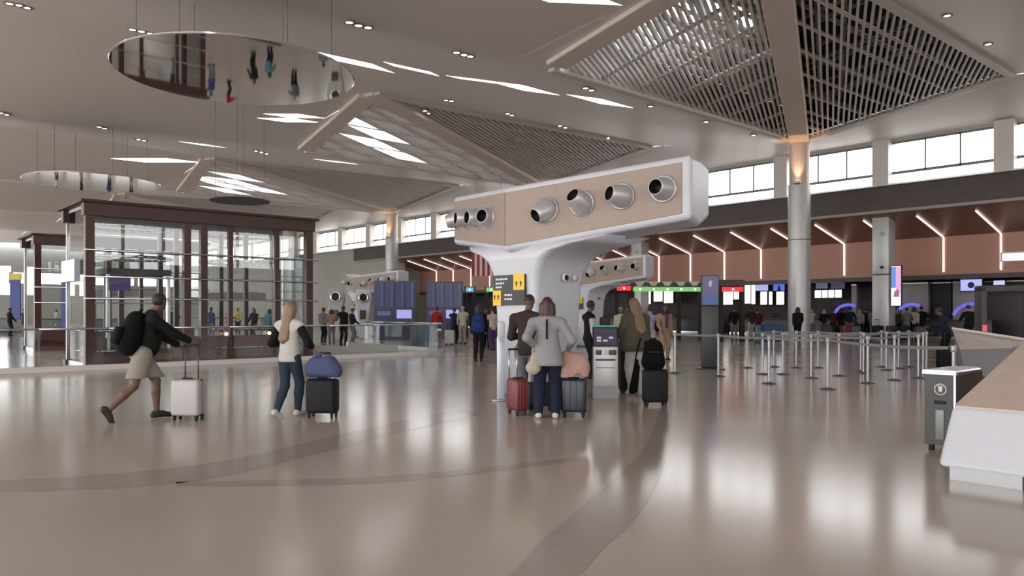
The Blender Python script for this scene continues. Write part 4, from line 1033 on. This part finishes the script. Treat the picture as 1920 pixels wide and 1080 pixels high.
    # hair
    if hair is not None:
        hp_ = [cone(hq(0, -.016, .020), .051*H, hq(0, -.004, .026), .050*H, hr, 1.06)]
        cut = [(hq(0, .034, .02), ht*1.0+np.array([0, 0, -.75]))] if hstyle != 'cap' else [(hq(0, .03, .015), np.array([0, 0, -1.0]))]
        if hstyle in ('long', 'bob'):
            zl = -.255 if hstyle == 'long' else -.078
            wdt = .032 if hstyle == 'long' else .036
            hp_ += [cone(hq(-wdt, -.028, .0), .030*H, hq(-wdt*.9, (-.098-(.06 if cape else 0)) if hstyle == 'long' else -.04, zl), .026*H), cone(hq(wdt, -.028, .0), .030*H, hq(wdt*.9, (-.098-(.06 if cape else 0)) if hstyle == 'long' else -.04, zl), .026*H), cone(hq(0, -.034, .0), .034*H, hq(0, (-.108-(.065 if cape else 0)) if hstyle == 'long' else -.046, zl-.02), .028*H)]
            if hstyle == 'bob': hp_ += [cone(hq(s_*.046, -.012, .0), .024*H, hq(s_*.050, -.012, -.068), .022*H) for s_ in (-1, 1)]
            cut = [(hq(0, .030, .02), ht*1.0+np.array([0, 0, -.10]))]
        me = sdf_mesh('hair', hp_, h*.8, .02, cut); me.materials.append(hair); linked('hair' if hstyle != 'cap' else 'cap', me, t)
    if fine:
        for s_ in (-1, 1):
            q = hq(s_*.019, .0465, .008); MB().lathe([(0, -.011), (.009, -.006), (.011, 0), (.009, .006), (0, .011)], c=q, ax=ht, n=10).build('eye', mat('eye_white', (.5, .48, .45), .3), t)
        q = hq(0, .0515, -.028); MB().rbox(q, (.045, .012, .012), .005, R=Matrix.Rotation(-headturn, 3, 'Z')).build('mouth', mat('lips', (.35, .14, .12), .5), t)
    return t, dict(LS=LS, RS=RS, LW=LW, RW=RW, T=T, hp=hp, up=up, fw=fw)

C = {k: cloth(k, v) for k, v in dict(darkgreen=(.009, .012, .011), khaki=(.27, .25, .21), white=(.50, .48, .46), black=(.009, .009, .010), jeans=(.028, .042, .065), navy=(.014, .018, .035), greyk=(.27, .27, .28), brown=(.04, .028, .025),
     olive=(.075, .072, .052), red=(.33, .02, .025), cream=(.42, .37, .31), tan=(.30, .20, .13), purple=(.07, .045, .13), lavender=(.30, .27, .36), maroon=(.10, .02, .022), blue=(.03, .05, .16), grey=(.15, .15, .155), yellow=(.5, .5, .12), pink=(.42, .26, .22), teal=(.08, .2, .25)).items()}
hair_dk = mat('hair_dark', (.025, .016, .012), .6, noise=.3, nscale=80); hair_bl = mat('hair_blond', (.20, .13, .075), .5, noise=.35, nscale=90); hair_red = mat('hair_auburn', (.05, .02, .017), .5, noise=.3, nscale=80); hair_gr = mat('hair_grey', (.28, .25, .23), .6, noise=.2, nscale=80)
sh_w = mat('shoe_white', (.55, .52, .49), .6, noise=.05); sh_b = mat('shoe_black', (.015, .014, .013), .6, noise=.1)

# ---- luggage
def suitcase(label, loc, rz, w_, d, hgt, m, handle=0.0, rib=True, trim=black, wheelm=None, hw=None, group='suitcases'):
    t = thing('suitcase', label, 'suitcase', loc, rz, group); z0 = .07
    MB().rbox((0, 0, z0+hgt/2), (w_, d, hgt), .045, 4).build('shell', m, t)
    MB().rbox((0, 0, z0+hgt/2), (w_*1.012, .022, hgt*1.008), .01).build('zip_band', trim, t)
    if rib:
        for k in range(4):
            x = -w_/2+w_*(k+.7)/4.4
            for s_ in (-1, 1): MB().rbox((x, s_*d/2, z0+hgt/2), (.022, .014, hgt*.8), .006).build('rib', m, t)
    for sx in (-1, 1):
        for sy in (-1, 1):
            wl = MB().rbox((sx*(w_/2-.045), sy*(d/2-.045), .068), (.05, .05, .04), .01).build('wheel_fork', trim, t)
            MB().lathe([(0, -.013), (.027, -.013), (.027, .013), (0, .013)], c=(sx*(w_/2-.045), sy*(d/2-.045), .027), ax=(1, 0, 0), n=14).build('wheel', wheelm or rubber, wl)
    if handle:
        hw = hw or w_*.42; y = d/2-.03
        for s_ in (-1, 1): MB().tube((s_*hw/2, y, z0+hgt-.02), (s_*hw/2, y, z0+hgt+handle), .009, n=8).build('handle_tube', steel if trim is not black else charcoal, t)
        MB().rbox((0, y, z0+hgt+handle), (hw+.04, .03, .03), .012).build('handle_grip', black, t)
    MB().rbox((0, -.02, z0+hgt+.012), (.16, .03, .022), .01).build('carry_handle', trim, t)
    return t
def backpack(label, loc, rz, w_, d, hgt, m, tilt=0.0, straps=True, group='backpacks'):
    t = thing('backpack', label, 'backpack', loc, rz, group); t.rotation_euler = (tilt, 0, rz)
    pr = [cone((-w_*.2, 0, hgt*.22), w_*.34, (-w_*.14, 0, hgt*.78), w_*.27, (0, 1., 0), w_/d*.9), cone((w_*.2, 0, hgt*.22), w_*.34, (w_*.14, 0, hgt*.78), w_*.27, (0, 1., 0), w_/d*.9), cone((0, 0, hgt*.3), w_*.42, (0, 0, hgt*.75), w_*.34, (0, 1., 0), w_/d*.95)]
    me = sdf_mesh('pack', pr, .014, .04); me.materials.append(m); linked('main_pack', me, t)
    MB().rbox((0, -d*.45, hgt*.36), (w_*.66, d*.28, hgt*.42), .05, 4).build('front_pocket', m, t)
    MB().tube((-w_*.28, -d*.6, hgt*.6), (w_*.28, -d*.6, hgt*.6), .006, n=6).build('zip', charcoal, t)
    MB().path([(-.05, .02, hgt*.96), (-.04, .02, hgt*1.06), (.04, .02, hgt*1.06), (.05, .02, hgt*.96)], .011, 8).build('grab_loop', m, t)
    if straps:
        for s_ in (-1, 1): MB().path([(s_*w_*.2, d*.3, hgt*.9), (s_*w_*.24, d*.75, hgt*.95), (s_*w_*.26, d*.85, hgt*.6), (s_*w_*.24, d*.45, hgt*.2)], .018, 8).build('strap', m, t)
    return t

def yaw_of(fx, fy): return math.atan2(-fx, fy)            # local +y points along (fx, fy)
def loc_at(px, py): return floor_pt(px, py)
# man walking with backpack and white suitcase
yw = yaw_of(.8, .6); L0 = (at_Y(264, 600, 10.75).x, 10.75, 0)
pm, J = person('man in dark shirt and khaki shorts striding behind a white suitcase', L0, yw, 1.80, lean=.27, hip=.505, build=1.2, lh=(-.25, .55, 1.02), rh=(.14, .72, 1.02), lf=(-.07, .22, .085), rf=(.08, -.42, .17), footpitchR=1.05,
     top=C['darkgreen'], bottom=C['khaki'], pants='short', shoes=sh_b, hair=hair_dk, hstyle='short', skin=SKIN2, sleeve='long', hem=-.03, headturn=-.6, belly=1.0, shortlen=1.0)
u = J['T'](0, -.112, -.02); M = Matrix.Rotation(yw, 3, 'Z'); o = M @ Vector(u)+Vector(L0)
backpack('large black backpack worn by the man in khaki shorts', o, yw, .46, .36, .60, blackf, tilt=-.30)
suitcase('white hard shell suitcase pushed by the man in shorts', (at_Y(352, 600, 10.7).x, 10.72, 0), -.12, .41, .24, .50, mat('case_white', (.42, .40, .40), .4, noise=.03), handle=.47, rib=False, hw=.19)
# woman with white vest
yw = yaw_of(.35, .94); L0 = (at_Y(543, 600, 11.1).x, 11.1, 0)
pw_, J = person('woman with long blond hair, white vest and jeans pushing a black suitcase', L0, yw, 1.64, lean=.02, build=.98, lh=(-.20, .20, 1.02), rh=(.30, .22, .93), lf=(-.06, -.22, .10), rf=(.04, .14, .074), footpitchL=.5,
     top=C['white'], bottom=C['jeans'], shoes=sh_w, hair=hair_bl, hstyle='long', vest=True, sleevem=C['black'], sleeve='half', hem=-.035, headturn=.15, flare=.006)
suitcase('black suitcase with a blue bag on top beside the blond woman', (at_Y(605, 600, 11.0).x, 11.0, 0), -.1, .42, .27, .48, mat('case_black', (.008, .008, .009), .6, noise=.1, spec=.25), handle=.36, rib=False, hw=.13)
t = thing('soft_bag', 'soft blue bag lying on the black suitcase', 'bag', (at_Y(606, 600, 11.0).x, 10.98, .575), -.1)
me = sdf_mesh('bag', [cone((-.15, -.02, .10), .10, (.16, 0, .09), .10, (0, 1., 0), .9), cone((-.10, 0, .18), .10, (.10, 0, .2), .11, (0, 1., 0), .95), cone((.18, 0, .12), .09, (.2, 0, .08), .08), cone((-.16, .0, .2), .06, (-.1, 0, .25), .05)], .014, .05, [((0, 0, .0), (0, 0, -1))]); me.materials.append(cloth('bagblue', (.07, .085, .17))); linked('sack', me, t)
MB().path([(-.10, -.05, .27), (-.06, -.06, .33), (.04, -.05, .33), (.08, -.04, .28)], .012, 8).build('bag_strap', MATS['cloth_bagblue'], t)
# couple at the tower
yw = yaw_of(.08, 1)
L0 = (at_Y(1026, 600, 10.95).x, 10.95, 0)
pg, J = person('woman with auburn bob and grey sweater standing hand on hip', L0, yw, 1.69, lean=.0, build=1.08, lh=(-.155, -.04, 1.0), rh=(.31, .16, .99), lf=(-.13, 0, .076), rf=(.12, .02, .076), toeL=-.2, toeR=.15,
     top=C['greyk'], bottom=C['navy'], shoes=sh_w, hair=hair_red, hstyle='bob', hem=-.075, flare=.05, legw=.014)
MB().bb(-.014, .014, -.158, -.15, 1.12, 1.40).build('neck_ribbon', C['black'], pg)
yw = yaw_of(.35, .94); L0 = (at_Y(988, 600, 12.0).x, 12.0, 0)
person('man in dark brown jacket facing the tower beside the grey sweater woman', L0, yw, 1.76, lean=.10, build=1.14, lh=(-.18, .34, 1.12), rh=(.18, .36, 1.12), top=C['brown'], bottom=C['grey'], shoes=sh_b, hair=hair_dk, hstyle='cap', skin=SKIN2, hem=-.05)
suitcase('red suitcase with raised handle left of the grey sweater woman', (at_Y(970, 600, 11.3).x, 11.3, 0), .45, .22, .34, .46, mat('case_red', (.16, .022, .028), .4, noise=.08), handle=.42, trim=charcoal, hw=.13)
suitcase('navy suitcase under a draped pink jacket', (at_Y(1076, 600, 11.1).x, 11.1, 0), -.2, .36, .24, .48, mat('case_navy', (.016, .022, .036), .4, noise=.08))
suitcase('dark suitcase standing behind the legs of the grey sweater woman', (at_Y(1012, 600, 11.9).x, 11.8, 0), .1, .40, .24, .36, mat('case_char', (.03, .03, .033), .5, noise=.1))
t = thing('draped_jacket', 'pink jacket draped over the navy suitcase', 'jacket', (at_Y(1077, 600, 11.1).x, 11.1, .575), -.2)
me = sdf_mesh('jacket', [cone((-.14, 0, .12), .07, (.13, 0, .1), .08), cone((-.1, 0, .28), .08, (.08, 0, .25), .09), cone((-.12, -.05, .3), .06, (-.12, -.12, .02), .05), cone((0, -.06, .25), .07, (.02, -.13, .08), .05), cone((.13, -.03, .22), .07, (.16, -.08, .02), .05), cone((-.16, -.10, .1), .045, (-.12, -.155, -.06), .035), cone((-.12, -.155, -.06), .035, (-.02, -.16, -.02), .03), cone((-.1, -.07, .16), .09, (.12, -.07, .14), .09)], .013, .07, [((0, 0, .004), (0, .0, -1))]); me.materials.append(C['pink']); linked('fabric', me, t)
t = thing('shoulder_bag', 'cream shoulder bag hanging at the hip of the grey sweater woman', 'bag', (at_Y(1000, 600, 10.85).x, 10.86, .62), .1)
me = sdf_mesh('pouch', [cone((0, 0, .08), .085, (.02, 0, .27), .05, (0, 1., 0), 1.3), cone((-.04, 0, .1), .07, (.04, 0, .1), .07)], .013, .03); me.materials.append(cloth('bagcream', (.42, .38, .29))); linked('pouch', me, t)
MB().path([(-.02, 0, .3), (.03, .05, .5), (.10, .08, .72)], .010, 6).build('strap', MATS['cloth_bagcream'], t)
# people right of the tower
yw = yaw_of(-.35, .94); L0 = (at_Y(1192, 600, 13.9).x, 13.9, 0)
person('fair haired woman in olive shawl and white trousers at the check-in kiosk', L0, yw, 1.74, lean=.05, build=1.05, lh=(-.2, .3, 1.08), rh=(.2, .3, 1.0), lf=(-.05, .05, .078), rf=(.07, -.03, .078), top=C['olive'], bottom=C['white'], shoes=sh_w, hair=hair_bl, hstyle='long', hem=-.06, cape=True, flare=.02)
t = thing('tote_bag', 'long black tote bag hanging beside the olive shawl woman', 'bag', (at_Y(1190, 600, 13.6).x, 13.55, 0.04), .2)
me = sdf_mesh('tote', [cone((-.05, 0, .08), .065, (.03, 0, .6), .035, (0, 1., 0), 1.2), cone((0, 0, .1), .05, (.05, 0, .5), .04, (0, 1., 0), 1.2)], .014, .03); me.materials.append(blackf); linked('pouch', me, t)
MB().path([(.0, 0, .58), (.06, .05, .8), (.14, .1, 1.0)], .012, 6).build('strap', blackf, t)
suitcase('tall black suitcase with a backpack strapped on right of the kiosk', (at_Y(1228, 600, 12.3).x, 12.3, 0), .05, .38, .26, .52, mat('case_black', (.013, .013, .015), .5), rib=False)
backpack('black backpack sitting on top of the tall black suitcase', (at_Y(1225, 600, 12.3).x, 12.3, .6), .05, .36, .24, .45, blackf)
yw = yaw_of(.6, .8)
person('person in dark vest and white collar half hidden behind the tower edge', (at_Y(1104, 600, 17.5).x, 17.5, 0), yaw_of(.9, .3), 1.74, lean=.02, top=C['black'], bottom=C['black'], shoes=sh_b, hair=hair_dk, vest=True, sleevem=C['white'], sleeve='long', h=.018, skin=SKIN2)
far = [
 ('person in tan coat and purple scarf beside the olive shawl woman', 1246, 24, 1.72, 'tan', 'tan', hair_dk, 'bob', (0.2, -1), .0),
 ('person in lavender top right behind the olive shawl woman', 1219, 25, 1.66, 'lavender', 'cream', hair_dk, 'short', (.3, 1), .0),
 ('person in white shirt left of the olive shawl woman by the red gate', 1164, 27, 1.66, 'cream', 'grey', hair_gr, 'short', (-.4, -1), .0),
 ('person in black trousers wearing a blue backpack walking away', 897, 23.3, 1.72, 'black', 'black', hair_dk, 'bob', (.1, 1), .0),
 ('person in dark maroon coat right of the blue backpack walker', 912, 31, 1.74, 'maroon', 'black', hair_dk, 'short', (.1, 1), .0),
 ('person in purple trousers at the left edge of the nearest tower', 924, 30, 1.66, 'cream', 'purple', hair_dk, 'short', (-.5, 1), .0),
 ('person in red jacket at the right flight board', 819, 39, 1.75, 'red', 'black', hair_dk, 'short', (.1, 1), .02),
 ('person in cream jacket and khaki trousers by the flight board', 868, 36, 1.76, 'cream', 'khaki', hair_gr, 'short', (-.2, 1), .0),
 ('person in dark clothes left of the cream jacket', 851, 36.5, 1.68, 'navy', 'black', hair_dk, 'short', (.5, .8), .0),
 ('person in black standing at the foot of the tall column', 1496, 38.4, 1.74, 'black', 'black', hair_dk, 'bob', (.2, 1), .0),
 ('person in dark coat leaning at the queue near the desk', 1776, 21.5, 1.66, 'navy', 'black', hair_dk, 'short', (-.7, .6), .25),
 ('person in dark green coat behind the tilted desk', 1816, 33, 1.78, 'darkgreen', 'black', hair_dk, 'short', (.2, 1), .0),
 ('person in a dark jacket left of the glass lift balustrade people', 606, 38, 1.7, 'grey', 'black', hair_dk, 'short', (.4, 1), .0),
 ('person in tan top among the group behind the balustrade', 622, 36, 1.62, 'tan', 'grey', hair_dk, 'bob', (-.4, 1), .1),
 ('person in black coat among the group behind the balustrade', 643, 35, 1.76, 'black', 'black', hair_dk, 'short', (.3, 1), .0),
 ('person in navy jacket right in the group behind the balustrade', 660, 37, 1.66, 'navy', 'grey', hair_dk, 'short', (.7, .5), .0),
 ('person in yellow vest seen through the lift', 446, 52, 1.75, 'yellow', 'navy', hair_dk, 'short', (.4, -1), .0),
 ('person in dark clothing seen through the left half of the lift', 265, 44, 1.72, 'grey', 'black', hair_dk, 'short', (.4, 1), .0),
 ('person in black at the far left counter', 18, 48, 1.74, 'black', 'black', hair_dk, 'short', (.6, .8), .0),
 ('person in navy at the far left counter by the banner', 45, 47, 1.70, 'navy', 'black', hair_dk, 'short', (.6, .8), .0),
 ('person in blue shirt seen through the middle of the lift', 395, 43, 1.74, 'blue', 'grey', hair_dk, 'short', (.4, 1), .0),
 ('person in black coat seen through the right half of the lift', 476, 41, 1.70, 'black', 'black', hair_dk, 'bob', (-.4, -1), .0),
 ('person in red top seen through the lift left of the yellow vest', 428, 46, 1.68, 'red', 'navy', hair_dk, 'short', (.8, .3), .0),
 ('person in grey seen through the lift right edge', 552, 44, 1.76, 'grey', 'black', hair_gr, 'short', (-.5, 1), .0),
 ('person in teal top seen through the lift beside the red frame', 505, 40, 1.65, 'teal', 'black', hair_dk, 'bob', (.2, 1), .0),
 ('person in dark coat seen through the lift behind the man in shorts', 325, 42, 1.75, 'black', 'grey', hair_dk, 'short', (.2, 1), .0),
 ('person in white far beyond the farther lift', 105, 76, 1.72, 'white', 'navy', hair_dk, 'short', (.4, 1), .0),
 ('person in maroon far off beyond the left lift frame', 152, 82, 1.70, 'maroon', 'black', hair_dk, 'short', (.4, 1), .0),
 ('person in blue far off behind the left half of the lift', 205, 79, 1.74, 'blue', 'black', hair_dk, 'short', (-.4, 1), .0),
 ('person in black far off behind the left half of the lift', 246, 84, 1.74, 'black', 'black', hair_dk, 'short', (-.4, 1), .0),
 ('person in white blouse by the second tower', 1176, 34, 1.64, 'white', 'navy', hair_bl, 'bob', (-.2, -1), .0),
 ('person in dark jacket below the red barred gate', 1377, 40, 1.76, 'black', 'grey', hair_dk, 'short', (.1, 1), .0),
 ('person in brown coat right of the red barred gate', 1409, 41, 1.78, 'brown', 'cream', hair_dk, 'short', (-.2, 1), .0),
 ('person in maroon top beside the brown coat', 1420, 42, 1.66, 'maroon', 'black', hair_dk, 'short', (.2, 1), .0)]
cr_ = [(1545,'black','leftmost in the dark crowd at the counters'),(1562,'maroon','in maroon among the dark crowd at the counters'),(1577,'black','in black below the white menu panels'),(1594,'navy','in navy right of the slim pale partition'),(1612,'greyk','in a pale top in the counter crowd'),(1625,'black','in black left of the square column'),(1637,'grey','in grey left of the square column'),(1659,'black','in black in front of the square column'),(1683,'olive','in olive below the pink advert'),(1700,'grey','in grey beside the middle blue arc'),(1714,'cream','in a cream top right of the middle blue arc'),(1728,'black','rightmost in the dark crowd at the counters'),(1522,'cream','in a pale coat right beside the tall column')]
for k, (px, c, l) in enumerate(cr_):
    far.append(('person '+l, px, 44.6/(.747*(px-960)/F+.665)+(k % 3)*.85-.9, 1.64+(k*.043 % .16), c, 'black' if k % 3 else 'grey', hair_dk if k % 4 else hair_gr, 'short' if k % 2 else 'bob', (.5+.3*math.sin(k), .7), 0.0))
for k, (label, px, Y, H, tp, bt_, hr_, hs, fwd, ln) in enumerate(far):
    hh = .022 if Y < 28 else .028
    ph = .06*math.sin(k*2.1)
    t_, _ = person(label, (at_Y(px, 600, Y).x, Y, 0), yaw_of(*fwd), H, lean=ln, top=C[tp], bottom=C[bt_], shoes=sh_b, hair=hr_, hstyle=hs, lh=(-.2, .1+.2*(k % 3), .78+.15*(k % 3)), rh=(.2, .08+.2*((k+1) % 3), .76+.16*((k+1) % 3)),
           lf=(-.09, ph, .078), rf=(.09, -ph, .078), h=hh, skin=SKIN if k % 2 else SKIN2, hem=-.03, group='people around the hall')
    if 'purple scarf' in label:
        MB().lathe([(.10, 0), (.135, .04), (.12, .09), (.08, .11), (.09, .05), (.10, 0)], c=(0, 0, 1.37), n=18).build('scarf', C['purple'], t_); MB().rbox((-.02, .125, 1.22), (.1, .03, .42), .012).build('scarf_tail', C['purple'], t_)
p0 = at_Y(897, 600, 23.3); backpack('blue backpack on the person walking away in black', (p0.x, 23.3-.26, .92), yaw_of(.1, 1), .40, .24, .52, cloth('packblue', (.02, .035, .13)), straps=True)
suitcase('pale suitcase beside the person in cream jacket', (at_Y(843, 600, 35).x, 35, 0), 0, .42, .28, .62, mat('case_pale', (.5, .47, .43), .5), handle=.3)
suitcase('blue suitcase wrapped in film behind the balustrade end', (at_Y(800, 600, 31.5).x, 31.5, 0), 0, .62, .4, .95, mat('case_blue', (.05, .10, .19), .35, noise=.2, nscale=5), handle=.0)
suitcase('green suitcase wrapped in film left of the blue one', (at_Y(779, 600, 31.8).x, 31.8, 0), 0, .36, .4, .85, mat('case_green', (.09, .12, .10), .35, noise=.2, nscale=5))
suitcase('small black suitcase on the floor behind the waste bin', (at_Y(1771, 600, 20).x, 20, 0), .2, .36, .24, .5, mat('case_black', (.013, .013, .015), .5), handle=.4)
suitcase('large blue suitcase by the tall column', (at_Y(1448, 600, 37).x, 37, 0), .1, .9, .5, .85, mat('case_royal', (.02, .05, .15), .5, noise=.1))
suitcase('teal suitcase leaning beside the large blue one', (at_Y(1424, 600, 37.8).x, 37.8, 0), -.1, .4, .35, .8, mat('case_teal', (.09, .19, .25), .5, noise=.1))
suitcase('grey suitcase left of the dark service desk through the lift', (at_Y(300, 600, 46).x, 46, 0), -.1, .4, .3, .6, mat('case_grey', (.12, .12, .13), .5, noise=.1))

suitcase('tall slim black case between the kiosk and the olive shawl woman', (at_Y(1168, 600, 14.3).x, 14.3, 0), .0, .14, .34, .80, MATS['case_black'], handle=.18, rib=False, hw=.06)
for k, (px, Y, c, l) in enumerate(((1550, 41.2, 'char', 'leftmost dark suitcase among the crowd at the counters'), (1570, 41.6, 'black', 'black suitcase below the white menu panels'), (1604, 41.0, 'navy', 'navy suitcase beside the pale topped person'), (1646, 40.4, 'black', 'black suitcase left of the square column foot'), (1672, 39.9, 'char', 'dark suitcase right of the square column foot'), (1697, 39.9, 'black', 'black suitcase below the pink advert'), (1726, 38.4, 'navy', 'navy suitcase at the right of the counter crowd'), (1585, 40.9, 'red', 'dark red suitcase among the crowd at the counters'))):
    suitcase(l, (at_Y(px, 600, Y).x, Y, 0), .3*math.sin(k*2), .5, .32, .72, MATS['case_'+c], handle=.3 if k % 2 else 0)
